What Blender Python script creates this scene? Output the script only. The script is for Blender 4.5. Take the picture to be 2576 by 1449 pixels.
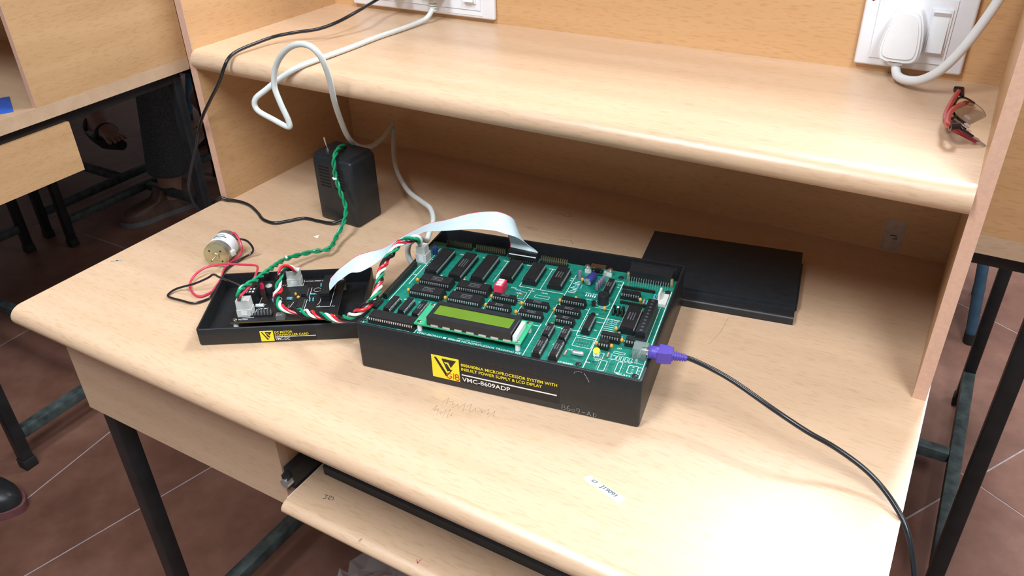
import bpy, bmesh, math, random
from mathutils import Vector, Matrix
random.seed(7)
for _o in list(bpy.data.objects):
    bpy.data.objects.remove(_o, do_unlink=True)
scene = bpy.context.scene
COL = scene.collection

# ------------------------------------------------------------------ camera
cam_data = bpy.data.cameras.new('camera')
cam_data.sensor_width = 36.0
cam_data.lens = 2016.9 / 2576 * 36.0
cam_data.clip_start = 0.02
cam = bpy.data.objects.new('camera', cam_data)
COL.objects.link(cam)
cam.matrix_world = (Matrix.Translation((0.93706, -0.72846, 1.27738)) @ Matrix.Rotation(0.54206, 4, 'Z')
                    @ Matrix.Rotation(1.00850, 4, 'X') @ Matrix.Rotation(-0.02872, 4, 'Z'))
scene.camera = cam
# ------------------------------------------------------------------ world, exposure
world = bpy.data.worlds.new('world')
scene.world = world
world.use_nodes = True
world.node_tree.nodes['Background'].inputs['Color'].default_value = (0.8, 0.88, 1.0, 1)
world.node_tree.nodes['Background'].inputs['Strength'].default_value = 0.3
vs = scene.view_settings
vs.view_transform = 'Standard'
vs.look = 'None'
vs.exposure = 0.0
vs.gamma = 1.0
vs.use_curve_mapping = False
# ceiling lamps: (x, y, power in watts)
LAMPS = [(0.25, -1.25, 49), (1.6, -1.05, 54), (0.95, 1.45, 76), (2.7, 1.5, 34)]
LAMP_COL = (0.91, 0.965, 1.0)
ROOM_H = 2.75

# ------------------------------------------------------------------ helpers
MM = 0.001
class MB:
    """collects vertices and faces of one mesh"""
    def __init__(self, s=1.0):
        self.v = []; self.f = []; self.s = s
    def add(self, vs_, fs):
        b = len(self.v)
        self.v += [tuple(c * self.s for c in p) for p in vs_]
        self.f += [tuple(b + i for i in f) for f in fs]
        return self
    def box(self, x0, y0, z0, x1, y1, z1, tx=0.0, ty=0.0):
        v = [(x0, y0, z0), (x1, y0, z0), (x1, y1, z0), (x0, y1, z0),
             (x0 + tx, y0 + ty, z1), (x1 - tx, y0 + ty, z1), (x1 - tx, y1 - ty, z1), (x0 + tx, y1 - ty, z1)]
        return self.add(v, [(0, 3, 2, 1), (4, 5, 6, 7), (0, 1, 5, 4), (1, 2, 6, 5), (2, 3, 7, 6), (3, 0, 4, 7)])
    def rbox(self, x0, y0, z0, x1, y1, z1, r, seg=2):
        bm = bmesh.new()
        bmesh.ops.create_cube(bm, size=1)
        for v in bm.verts:
            v.co = Vector(((x0 + x1) / 2 + v.co.x * (x1 - x0), (y0 + y1) / 2 + v.co.y * (y1 - y0), (z0 + z1) / 2 + v.co.z * (z1 - z0)))
        bmesh.ops.bevel(bm, geom=list(bm.edges), offset=r, segments=seg, profile=0.5, affect='EDGES')
        bm.verts.index_update()
        self.add([tuple(v.co) for v in bm.verts], [[v.index for v in f.verts] for f in bm.faces])
        bm.free()
        return self
    def cyl(self, p0, p1, r0, r1=None, n=16, cap=True):
        r1 = r0 if r1 is None else r1
        p0 = Vector(p0); p1 = Vector(p1); d = (p1 - p0).normalized()
        a = d.orthogonal().normalized(); b = d.cross(a)
        v = []
        for p, r in ((p0, r0), (p1, r1)):
            for i in range(n):
                t = 2 * math.pi * i / n
                v.append(tuple(p + a * (r * math.cos(t)) + b * (r * math.sin(t))))
        f = [(i, (i + 1) % n, n + (i + 1) % n, n + i) for i in range(n)]
        if cap:
            f += [tuple(range(n - 1, -1, -1)), tuple(range(n, 2 * n))]
        return self.add(v, f)
    def lathe(self, prof, o, d, n=20):
        """profile [(distance along d, radius)] turned around axis d through o"""
        o = Vector(o); d = Vector(d).normalized(); a = d.orthogonal().normalized(); b = d.cross(a)
        v = []; f = []
        for (h, r) in prof:
            for i in range(n):
                t = 2 * math.pi * i / n
                v.append(tuple(o + d * h + a * (r * math.cos(t)) + b * (r * math.sin(t))))
        for k in range(len(prof) - 1):
            for i in range(n):
                f.append((k * n + i, k * n + (i + 1) % n, (k + 1) * n + (i + 1) % n, (k + 1) * n + i))
        f.append(tuple(range(n - 1, -1, -1))); f.append(tuple(range((len(prof) - 1) * n, len(prof) * n)))
        return self.add(v, f)
    def tube(self, pts, r, n=10, cap=True):
        pts = [Vector(p) for p in pts]
        m = len(pts); v = []; f = []
        tan = [(pts[min(i + 1, m - 1)] - pts[max(i - 1, 0)]).normalized() for i in range(m)]
        a = tan[0].orthogonal().normalized()
        for i in range(m):
            a = (a - tan[i] * a.dot(tan[i]))
            a = a.normalized() if a.length > 1e-6 else tan[i].orthogonal().normalized()
            b = tan[i].cross(a)
            rr = r[i] if isinstance(r, (list, tuple)) else r
            for k in range(n):
                t = 2 * math.pi * k / n
                v.append(tuple(pts[i] + a * (rr * math.cos(t)) + b * (rr * math.sin(t))))
        for i in range(m - 1):
            for k in range(n):
                f.append((i * n + k, i * n + (k + 1) % n, (i + 1) * n + (k + 1) % n, (i + 1) * n + k))
        if cap:
            f.append(tuple(range(n - 1, -1, -1))); f.append(tuple(range((m - 1) * n, m * n)))
        return self.add(v, f)
    def prism(self, poly, fn, d0, d1):
        """polygon [(a,b)] swept from d0 to d1; fn(a,b,d) gives xyz"""
        n = len(poly)
        v = [fn(a, b, d0) for a, b in poly] + [fn(a, b, d1) for a, b in poly]
        f = [tuple(range(n - 1, -1, -1)), tuple(range(n, 2 * n))] + [(i, (i + 1) % n, n + (i + 1) % n, n + i) for i in range(n)]
        return self.add(v, f)
    def line(self, p, q, w, z, h=0.06):
        """flat printed line between two points of a horizontal plane"""
        p = Vector((p[0], p[1])); q = Vector((q[0], q[1])); d = (q - p)
        if d.length < 1e-9: return self
        d.normalize(); nrm = Vector((-d.y, d.x)) * (w / 2); d = d * (w / 2)
        c = [p - d - nrm, q + d - nrm, q + d + nrm, p - d + nrm]
        v = [(k.x, k.y, z) for k in c] + [(k.x, k.y, z + h) for k in c]
        return self.add(v, [(4, 5, 6, 7), (0, 1, 5, 4), (1, 2, 6, 5), (2, 3, 7, 6), (3, 0, 4, 7)])
    def build(self, name, m, parent=None, angle=40, loc=None):
        me = bpy.data.meshes.new(name)
        me.from_pydata(self.v, [], self.f)
        bm = bmesh.new(); bm.from_mesh(me)
        bmesh.ops.recalc_face_normals(bm, faces=bm.faces)
        bm.to_mesh(me); bm.free()
        me.polygons.foreach_set('use_smooth', [True] * len(me.polygons))
        me.set_sharp_from_angle(angle=math.radians(angle))
        me.materials.append(m)
        return link(name, me, parent, loc)

def link(name, data, parent=None, loc=None, rz=0.0):
    o = bpy.data.objects.new(name, data)
    COL.objects.link(o)
    if parent is not None: o.parent = parent
    if loc is not None: o.location = loc
    if rz: o.rotation_euler = (0, 0, rz)
    return o
def tag(o, label=None, cat=None, group=None, kind=None):
    if label: o['label'] = label
    if cat: o['category'] = cat
    if group: o['group'] = group
    if kind: o['kind'] = kind
    return o
def thing(name, label, cat, loc=(0, 0, 0), rz=0.0, group=None):
    return tag(link(name, None, None, loc, rz), label, cat, group)
def copy_tree(o, parent=None):
    kids = list(o.children)
    c = o.copy(); COL.objects.link(c); c.parent = parent
    for ch in kids: copy_tree(ch, c)
    return c
def spline(pts, sub=6):
    """Catmull-Rom through the points"""
    P = [Vector(p) for p in pts]; P = [P[0] * 2 - P[1]] + P + [P[-1] * 2 - P[-2]]
    out = []
    for i in range(1, len(P) - 2):
        a, b, c, d = P[i - 1:i + 3]
        for k in range(sub):
            t = k / sub
            out.append(0.5 * ((2 * b) + (c - a) * t + (2 * a - 5 * b + 4 * c - d) * t * t + (3 * b - a - 3 * c + d) * t ** 3))
    out.append(P[-2])
    return out
def resample(pts, step):
    L = [0.0]
    for a, b in zip(pts, pts[1:]): L.append(L[-1] + (b - a).length)
    n = max(2, int(L[-1] / step)); out = []; j = 0
    for k in range(n + 1):
        s = L[-1] * k / n
        while j < len(L) - 2 and L[j + 1] < s: j += 1
        t = (s - L[j]) / max(1e-9, L[j + 1] - L[j]); out.append(pts[j].lerp(pts[j + 1], t))
    return out, L[-1]

def text_mesh(s, name, m, parent, o, ux, uy, w=None, h=1.0, depth=0.00012, skew=0.0, bold=0.0):
    """lettering as flat solid letters: lower-left corner o, directions ux, uy, height h, fitted to width w"""
    cu = bpy.data.curves.new('lettering', 'FONT'); cu.body = s; cu.size = 1.0; cu.extrude = 0.0
    cu.resolution_u = 3; cu.offset = bold
    tmp = bpy.data.objects.new('lettering_tmp', cu); COL.objects.link(tmp)
    dg = bpy.context.evaluated_depsgraph_get()
    me = bpy.data.meshes.new_from_object(tmp.evaluated_get(dg))
    bpy.data.objects.remove(tmp, do_unlink=True); bpy.data.curves.remove(cu)
    xs = [v.co.x for v in me.vertices]; ys = [v.co.y for v in me.vertices]
    if not xs: return None
    x0, x1, y0 = min(xs), max(xs), 0.0
    cap = 0.70
    sy = h / cap; sx = (w / (x1 - x0)) if w else sy
    o = Vector(o); ux = Vector(ux).normalized(); uy = Vector(uy).normalized(); nz = ux.cross(uy)
    for v in me.vertices:
        a = (v.co.x - x0) * sx + v.co.y * sy * skew; b = (v.co.y - y0) * sy
        v.co = o + ux * a + uy * b + nz * depth
    me.name = name; me.materials.clear(); me.materials.append(m)
    return link(name, me, parent)

# ------------------------------------------------------------------ materials
def _mat(name):
    m = bpy.data.materials.new(name); m.use_nodes = True
    nt = m.node_tree; b = nt.nodes['Principled BSDF']
    return m, nt, b
def plain(name, col, rough=0.5, metal=0.0, var=0.12, scale=60.0, bump=0.0, spec=0.5, alpha=None, trans=0.0, ior=1.45, coat=0.0):
    m, nt, b = _mat(name)
    tc = nt.nodes.new('ShaderNodeTexCoord'); nz = nt.nodes.new('ShaderNodeTexNoise')
    nz.inputs['Scale'].default_value = scale; nz.inputs['Detail'].default_value = 4
    nt.links.new(tc.outputs['Object'], nz.inputs['Vector'])
    rp = nt.nodes.new('ShaderNodeValToRGB')
    rp.color_ramp.elements[0].position = 0.3; rp.color_ramp.elements[1].position = 0.7
    rp.color_ramp.elements[0].color = (*[c * (1 - var) for c in col], 1)
    rp.color_ramp.elements[1].color = (*[min(1, c * (1 + var)) for c in col], 1)
    nt.links.new(nz.outputs['Fac'], rp.inputs['Fac']); nt.links.new(rp.outputs['Color'], b.inputs['Base Color'])
    b.inputs['Roughness'].default_value = rough; b.inputs['Metallic'].default_value = metal
    b.inputs['Specular IOR Level'].default_value = spec; b.inputs['IOR'].default_value = ior
    if coat: b.inputs['Coat Weight'].default_value = coat; b.inputs['Coat Roughness'].default_value = 0.15
    if trans: b.inputs['Transmission Weight'].default_value = trans
    if alpha is not None: b.inputs['Alpha'].default_value = alpha
    if bump:
        bp = nt.nodes.new('ShaderNodeBump'); bp.inputs['Strength'].default_value = bump; bp.inputs['Distance'].default_value = 0.001
        n2 = nt.nodes.new('ShaderNodeTexNoise'); n2.inputs['Scale'].default_value = scale * 6; nt.links.new(tc.outputs['Object'], n2.inputs['Vector'])
        nt.links.new(n2.outputs['Fac'], bp.inputs['Height']); nt.links.new(bp.outputs['Normal'], b.inputs['Normal'])
    return m
def wood(name, light, dark, axis='x', rough=0.32, spec=0.5):
    """beech laminate: long faint streaks and short pores along one axis"""
    m, nt, b = _mat(name)
    tc = nt.nodes.new('ShaderNodeTexCoord')
    def streak(s_along, s_across, detail):
        mp = nt.nodes.new('ShaderNodeMapping')
        sc = {'x': (s_along, s_across, s_across), 'y': (s_across, s_along, s_across), 'z': (s_across, s_across, s_along)}[axis]
        mp.inputs['Scale'].default_value = sc
        nt.links.new(tc.outputs['Object'], mp.inputs['Vector'])
        nz = nt.nodes.new('ShaderNodeTexNoise'); nz.inputs['Scale'].default_value = 1.0; nz.inputs['Detail'].default_value = detail
        nt.links.new(mp.outputs['Vector'], nz.inputs['Vector'])
        return nz
    n1 = streak(2.2, 30, 5); n2 = streak(60, 420, 2)
    r1 = nt.nodes.new('ShaderNodeValToRGB'); r1.color_ramp.elements[0].position = 0.35; r1.color_ramp.elements[1].position = 0.65
    r1.color_ramp.elements[0].color = (*dark, 1); r1.color_ramp.elements[1].color = (*light, 1)
    nt.links.new(n1.outputs['Fac'], r1.inputs['Fac'])
    r2 = nt.nodes.new('ShaderNodeValToRGB'); r2.color_ramp.elements[0].position = 0.36; r2.color_ramp.elements[1].position = 0.46
    r2.color_ramp.elements[0].color = (0.84, 0.78, 0.70, 1); r2.color_ramp.elements[1].color = (1, 1, 1, 1)
    nt.links.new(n2.outputs['Fac'], r2.inputs['Fac'])
    mx = nt.nodes.new('ShaderNodeMix'); mx.data_type = 'RGBA'; mx.blend_type = 'MULTIPLY'; mx.inputs['Factor'].default_value = 0.55
    nt.links.new(r1.outputs['Color'], mx.inputs['A']); nt.links.new(r2.outputs['Color'], mx.inputs['B'])
    nt.links.new(mx.outputs['Result'], b.inputs['Base Color'])
    b.inputs['Roughness'].default_value = rough; b.inputs['Specular IOR Level'].default_value = spec
    return m
def stone(name, a, b_, c):
    m, nt, b = _mat(name)
    tc = nt.nodes.new('ShaderNodeTexCoord'); oi = nt.nodes.new('ShaderNodeObjectInfo')
    n1 = nt.nodes.new('ShaderNodeTexNoise'); n1.inputs['Scale'].default_value = 7; n1.inputs['Detail'].default_value = 8; n1.inputs['Roughness'].default_value = 0.65
    nt.links.new(tc.outputs['Object'], n1.inputs['Vector'])
    rp = nt.nodes.new('ShaderNodeValToRGB'); e = rp.color_ramp.elements
    e[0].position = 0.3; e[0].color = (*a, 1); e[1].position = 0.72; e[1].color = (*c, 1)
    k = e.new(0.5); k.color = (*b_, 1)
    nt.links.new(n1.outputs['Fac'], rp.inputs['Fac'])
    hs = nt.nodes.new('ShaderNodeHueSaturation')
    mr = nt.nodes.new('ShaderNodeMapRange'); mr.inputs['To Min'].default_value = 0.85; mr.inputs['To Max'].default_value = 1.15
    nt.links.new(oi.outputs['Random'], mr.inputs['Value']); nt.links.new(mr.outputs['Result'], hs.inputs['Value'])
    nt.links.new(rp.outputs['Color'], hs.inputs['Color']); nt.links.new(hs.outputs['Color'], b.inputs['Base Color'])
    b.inputs['Roughness'].default_value = 0.5
    return m
def pcb(name, base, trace):
    """solder mask with a fine pattern of tracks"""
    m, nt, b = _mat(name)
    tc = nt.nodes.new('ShaderNodeTexCoord'); mp = nt.nodes.new('ShaderNodeMapping'); mp.inputs['Scale'].default_value = (90, 260, 90)
    nt.links.new(tc.outputs['Object'], mp.inputs['Vector'])
    vo = nt.nodes.new('ShaderNodeTexVoronoi'); vo.distance = 'MANHATTAN'; vo.inputs['Scale'].default_value = 1.0
    nt.links.new(mp.outputs['Vector'], vo.inputs['Vector'])
    n1 = nt.nodes.new('ShaderNodeTexNoise'); n1.inputs['Scale'].default_value = 38; nt.links.new(tc.outputs['Object'], n1.inputs['Vector'])
    md = nt.nodes.new('ShaderNodeMath'); md.operation = 'MULTIPLY'
    nt.links.new(vo.outputs['Distance'], md.inputs[0]); nt.links.new(n1.outputs['Fac'], md.inputs[1])
    rp = nt.nodes.new('ShaderNodeValToRGB'); e = rp.color_ramp.elements
    e[0].position = 0.12; e[0].color = (*trace, 1); e[1].position = 0.45; e[1].color = (*base, 1)
    nt.links.new(md.outputs['Value'], rp.inputs['Fac']); nt.links.new(rp.outputs['Color'], b.inputs['Base Color'])
    b.inputs['Roughness'].default_value = 0.28; b.inputs['Specular IOR Level'].default_value = 0.6
    return m

M = {}
BL, BD = (0.645, 0.452, 0.305), (0.588, 0.398, 0.258)
M['wood_x'] = wood('beech_laminate_long', BL, BD, 'x', 0.36, 0.85)
M['wood_y'] = wood('beech_laminate_deep', (0.64, 0.395, 0.205), (0.57, 0.34, 0.17), 'y')
M['wood_back'] = wood('beech_laminate_back', (0.67, 0.40, 0.20), (0.60, 0.35, 0.165), 'x')
M['edge'] = plain('beech_edge_tape', (0.62, 0.375, 0.27), 0.55, var=0.06, scale=300)
M['white_edge'] = plain('white_edge_tape', (0.82, 0.84, 0.84), 0.4, var=0.03)
M['steel'] = plain('black_painted_steel', (0.014, 0.015, 0.017), 0.38, var=0.3, scale=30, bump=0.05)
M['rough_steel'] = plain('worn_grey_paint', (0.045, 0.06, 0.06), 0.5, var=0.5, scale=45, bump=0.2)
M['rubber'] = plain('black_rubber', (0.012, 0.012, 0.013), 0.7)
M['case'] = plain('black_abs', (0.0125, 0.0135, 0.0155), 0.42, var=0.15, scale=200, bump=0.12)
M['case_s'] = plain('black_abs_smooth', (0.015, 0.018, 0.022), 0.36, var=0.15, scale=120)
M['chip'] = plain('chip_epoxy', (0.012, 0.013, 0.015), 0.4, var=0.25, scale=400)
M['socket'] = plain('chip_socket_plastic', (0.008, 0.009, 0.010), 0.5)
M['pin'] = plain('tinned_pins', (0.72, 0.74, 0.76), 0.3, 0.75, var=0.1)
M['chrome'] = plain('bright_metal', (0.78, 0.77, 0.76), 0.18, 1.0, var=0.05)
M['brass'] = plain('yellow_passivated_metal', (0.52, 0.50, 0.31), 0.34, 0.8, var=0.1)
M['gold'] = plain('gilt_pin', (0.25, 0.21, 0.12), 0.35, 0.6)
M['pcb'] = pcb('green_solder_mask', (0.006, 0.19, 0.135), (0.004, 0.125, 0.09))
M['pcb_edge'] = plain('light_green_board', (0.03, 0.36, 0.17), 0.35, var=0.08, scale=90)
M['pcb_black'] = plain('black_solder_mask', (0.010, 0.011, 0.013), 0.3, var=0.2, scale=200)
M['fr4'] = plain('board_edge_fibre', (0.17, 0.12, 0.05), 0.6)
M['silk'] = plain('white_silkscreen', (0.78, 0.86, 0.84), 0.5, var=0.03)
M['vent'] = plain('dark_vent', (0.002, 0.002, 0.002), 0.9)
M['print'] = plain('grey_chip_marking', (0.13, 0.14, 0.15), 0.5, var=0.3, scale=900)
M['white'] = plain('white_plastic', (0.80, 0.83, 0.87), 0.3, var=0.02)
M['plate'] = plain('switch_plate_plastic', (0.80, 0.82, 0.88), 0.16, var=0.02, coat=0.3)
M['connector'] = plain('milky_nylon', (0.60, 0.61, 0.58), 0.4, var=0.06)
M['grey_pvc'] = plain('pale_grey_cable', (0.63, 0.67, 0.66), 0.28, var=0.05, scale=40)
M['white_pvc'] = plain('white_cable', (0.74, 0.77, 0.80), 0.3, var=0.03)
M['black_pvc'] = plain('black_cable', (0.012, 0.013, 0.016), 0.25, var=0.1)
M['w_red'] = plain('red_wire', (0.62, 0.020, 0.03), 0.28, var=0.06)
M['w_pink'] = plain('crimson_wire', (0.60, 0.045, 0.095), 0.35, var=0.06)
M['w_green'] = plain('green_wire', (0.006, 0.27, 0.12), 0.25, var=0.06)
M['w_white'] = plain('white_wire', (0.82, 0.83, 0.82), 0.3, var=0.03)
M['w_black'] = plain('black_wire', (0.014, 0.013, 0.018), 0.25, var=0.1)
M['purple'] = plain('violet_plug', (0.085, 0.055, 0.36), 0.4, var=0.06)
M['yellow'] = plain('yellow_print', (0.86, 0.72, 0.03), 0.4, var=0.04)
M['black_print'] = plain('black_print', (0.012, 0.012, 0.010), 0.4)
M['label_black'] = plain('black_label_film', (0.008, 0.008, 0.009), 0.3)
M['white_print'] = plain('white_print', (0.78, 0.78, 0.76), 0.4, var=0.02)
M['red_ink'] = plain('orange_red_ink', (0.75, 0.07, 0.02), 0.5)
M['chalk'] = plain('grey_marker', (0.30, 0.31, 0.32), 0.7, var=0.5, scale=800)
M['cap_yellow'] = plain('amber_capacitor', (0.68, 0.34, 0.05), 0.35)
M['trim_yellow'] = plain('yellow_trimmer', (0.90, 0.70, 0.02), 0.35)
M['cap_blue'] = plain('blue_capacitor_sleeve', (0.03, 0.035, 0.17), 0.3)
M['cap_grey'] = plain('lilac_grey_capacitor', (0.17, 0.17, 0.24), 0.4)
M['tin'] = plain('aluminium_can', (0.62, 0.66, 0.68), 0.3, 0.8)
M['sw_red'] = plain('red_switch_plastic', (0.80, 0.03, 0.09), 0.35)
M['lcd'] = plain('lcd_green', (0.115, 0.21, 0.020), 0.22, var=0.06, scale=25)
M['ps2'] = plain('smoky_connector_plastic', (0.28, 0.36, 0.34), 0.18, var=0.1, alpha=0.5)
M['dull_screw'] = plain('dull_screw_metal', (0.12, 0.14, 0.18), 0.4, 0.6)
M['resistor_blue'] = plain('pale_blue_resistor', (0.10, 0.40, 0.45), 0.4, var=0.4, scale=900)
M['resistor_tan'] = plain('tan_resistor', (0.52, 0.28, 0.22), 0.4, var=0.4, scale=900)
M['ribbon'] = plain('pale_ribbon_cable', (0.64, 0.79, 0.85), 0.42, var=0.02)
M['paper'] = plain('paper_label', (0.88, 0.93, 0.95), 0.6, var=0.02)
M['ink'] = plain('dark_ink', (0.03, 0.06, 0.09), 0.6)
M['pencil'] = plain('pencil_mark', (0.38, 0.29, 0.21), 0.7, var=0.3, scale=400)
M['ink_red'] = plain('magenta_ink_mark', (0.45, 0.06, 0.10), 0.7)
M['tape'] = plain('adhesive_tape', (0.72, 0.58, 0.50), 0.35, var=0.15, scale=120, alpha=0.5)
M['lens'] = plain('spectacle_lens', (0.95, 0.97, 0.98), 0.02, var=0.0, trans=1.0, ior=1.5)
M['frame_black'] = plain('black_spectacle_frame', (0.012, 0.010, 0.012), 0.2)
M['temple_red'] = plain('red_spectacle_temple', (0.36, 0.012, 0.022), 0.2, coat=0.4)
M['clear'] = plain('clear_plastic', (0.80, 0.78, 0.80), 0.08, var=0.0, trans=0.85, ior=1.4)
M['bag'] = plain('thin_clear_plastic', (0.85, 0.85, 0.9), 0.12, var=0.0, alpha=0.22)
M['card'] = plain('blue_card', (0.03, 0.12, 0.55), 0.3, var=0.1, scale=40)
M['denim'] = plain('dark_grey_denim', (0.075, 0.092, 0.105), 0.9, var=0.35, scale=150, bump=0.6)
M['denim_blue'] = plain('washed_denim', (0.16, 0.25, 0.36), 0.9, var=0.3, scale=150, bump=0.4)
M['cloth'] = plain('black_trouser_cloth', (0.012, 0.013, 0.016), 0.9, var=0.2, scale=150)
M['skin'] = plain('skin', (0.36, 0.20, 0.15), 0.5, var=0.08, scale=40)
M['hair'] = plain('black_hair', (0.012, 0.010, 0.009), 0.5, var=0.3, scale=300)
M['leather'] = plain('black_leather', (0.016, 0.018, 0.02), 0.38, var=0.2)
M['brown_leather'] = plain('brown_leather', (0.10, 0.055, 0.04), 0.45, var=0.2)
M['sole'] = plain('dusky_pink_sole', (0.16, 0.06, 0.065), 0.6)
M['sole_grey'] = plain('grey_sole', (0.12, 0.12, 0.125), 0.7)
M['stool'] = plain('blue_painted_tube', (0.035, 0.085, 0.14), 0.4, var=0.15, scale=40)
M['tile'] = stone('red_stone_tile', (0.120, 0.051, 0.034), (0.172, 0.077, 0.053), (0.23, 0.114, 0.082))
M['grout'] = plain('pale_grout', (0.38, 0.31, 0.33), 0.8, var=0.15)
M['wall'] = plain('off_white_wall', (0.46, 0.46, 0.47), 0.8, var=0.02, scale=5)
M['ceiling'] = plain('white_ceiling', (0.60, 0.60, 0.60), 0.9, var=0.02, scale=5)
M['lamp_body'] = plain('lamp_housing', (0.75, 0.75, 0.75), 0.4, var=0.02)

# ------------------------------------------------------------------ room
RX0, RX1, RY0, RY1 = -3.4, 3.6, -3.2, 3.6
def slab(name, a, m):
    return tag(MB().box(*a).build(name, m), kind='structure')
floor = slab('floor', (RX0, RY0, -0.06, RX1, RY1, -0.0010), M['grout'])
slab('ceiling', (RX0, RY0, ROOM_H, RX1, RY1, ROOM_H + 0.1), M['ceiling'])
slab('wall_front', (RX0, RY0 - 0.1, -0.06, RX1, RY0, ROOM_H), M['wall'])
slab('wall_back', (RX0, RY1, -0.06, RX1, RY1 + 0.1, ROOM_H), M['wall'])
slab('wall_left', (RX0 - 0.1, RY0, -0.06, RX0, RY1, ROOM_H), M['wall'])
slab('wall_right', (RX1, RY0, -0.06, RX1 + 0.1, RY1, ROOM_H), M['wall'])
def clip(poly, nx, ny, c):
    """keep the side where nx*x + ny*y <= c"""
    out = []
    for i, p in enumerate(poly):
        q = poly[(i + 1) % len(poly)]
        dp = nx * p[0] + ny * p[1] - c; dq = nx * q[0] + ny * q[1] - c
        if dp <= 0: out.append(p)
        if dp * dq < 0:
            t = dp / (dp - dq); out.append((p[0] + (q[0] - p[0]) * t, p[1] + (q[1] - p[1]) * t))
    return out
def inset(poly, g):
    cx = sum(p[0] for p in poly) / len(poly); cy = sum(p[1] for p in poly) / len(poly)
    out = poly
    n = len(poly)
    for i in range(n):
        p, q = poly[i], poly[(i + 1) % n]
        ex, ey = q[0] - p[0], q[1] - p[1]; l = math.hypot(ex, ey)
        if l < 1e-6: continue
        nx, ny = ey / l, -ex / l
        if nx * (cx - p[0]) + ny * (cy - p[1]) > 0: nx, ny = -nx, -ny
        out = clip(out, nx, ny, nx * p[0] + ny * p[1] - g)
    return out
def lay_tile(poly):
    for a in ((1, 0, RX1), (-1, 0, -RX0), (0, 1, RY1), (0, -1, -RY0)): poly = clip(poly, *a)
    if len(poly) < 3: return
    poly = inset(poly, 0.0019)
    if len(poly) < 3: return
    cx = sum(p[0] for p in poly) / len(poly); cy = sum(p[1] for p in poly) / len(poly)
    dz = random.uniform(-0.0004, 0.0)
    MB().prism([(x - cx, y - cy) for x, y in poly], lambda a, b, d: (a, b, d), -0.006, dz).build('tile', M['tile'], floor, loc=(cx, cy, 0))
# slabs laid at an angle on the right, along the desks on the left
ta = math.radians(59.5); tu = (math.cos(ta), math.sin(ta)); tv = (-tu[1], tu[0]); T = 0.583; to = (1.14, 0.805)
for i in range(-9, 9):
    for j in range(-9, 9):
        q = [(to[0] + tu[0] * a * T + tv[0] * b * T, to[1] + tu[1] * a * T + tv[1] * b * T) for a, b in ((i, j), (i + 1, j), (i + 1, j + 1), (i, j + 1))]
        q = clip(q, -1, 0, -0.45)
        if len(q) >= 3: lay_tile(q)
LX = [(-3.6, 0.0), (-2.95, 0.02), (-2.4, 0.0), (-1.8, -0.01), (-1.2, -0.05), (-0.629, -0.112), (-0.337, 0.239), (0.45, 0.0)]
YS = [-3.2, -2.4, -1.5, -0.62, 0.62, 1.3, 2.0, 2.8, 3.6]
for i in range(len(LX) - 1):
    for j in range(len(YS) - 1):
        ya, yb = YS[j], YS[j + 1]
        k = 1.0 if ya == -0.62 else 0.0
        fx = lambda c, y: LX[c][0] + k * LX[c][1] * y
        lay_tile([(fx(i, ya), ya), (fx(i + 1, ya), ya), (fx(i + 1, yb), yb), (fx(i, yb), yb)])
# ceiling lamps
for i, (lx, ly, pw) in enumerate(LAMPS):
    where = ['near the front left', 'near the front right', 'behind the middle desk', 'at the back right'][i]
    t = thing('ceiling_lamp', 'white fluorescent ceiling lamp ' + where, 'lamp', (lx, ly, ROOM_H), 0, 'fluorescent ceiling lamps')
    MB().rbox(-0.2, -0.62, -0.06, 0.2, 0.62, 0.0, 0.01).build('housing', M['lamp_body'], t)
    for s in (-0.09, 0.09):
        MB().cyl((s, -0.59, -0.075), (s, 0.59, -0.075), 0.014, n=10).build('tube', M['white'], t)
    ld = bpy.data.lights.new('lamp_light', 'AREA'); ld.shape = 'RECTANGLE'; ld.size = 0.4; ld.size_y = 1.2
    ld.energy = pw; ld.color = LAMP_COL
    lo = link('lamp_light', ld, t, (0, 0, -0.095))

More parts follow.
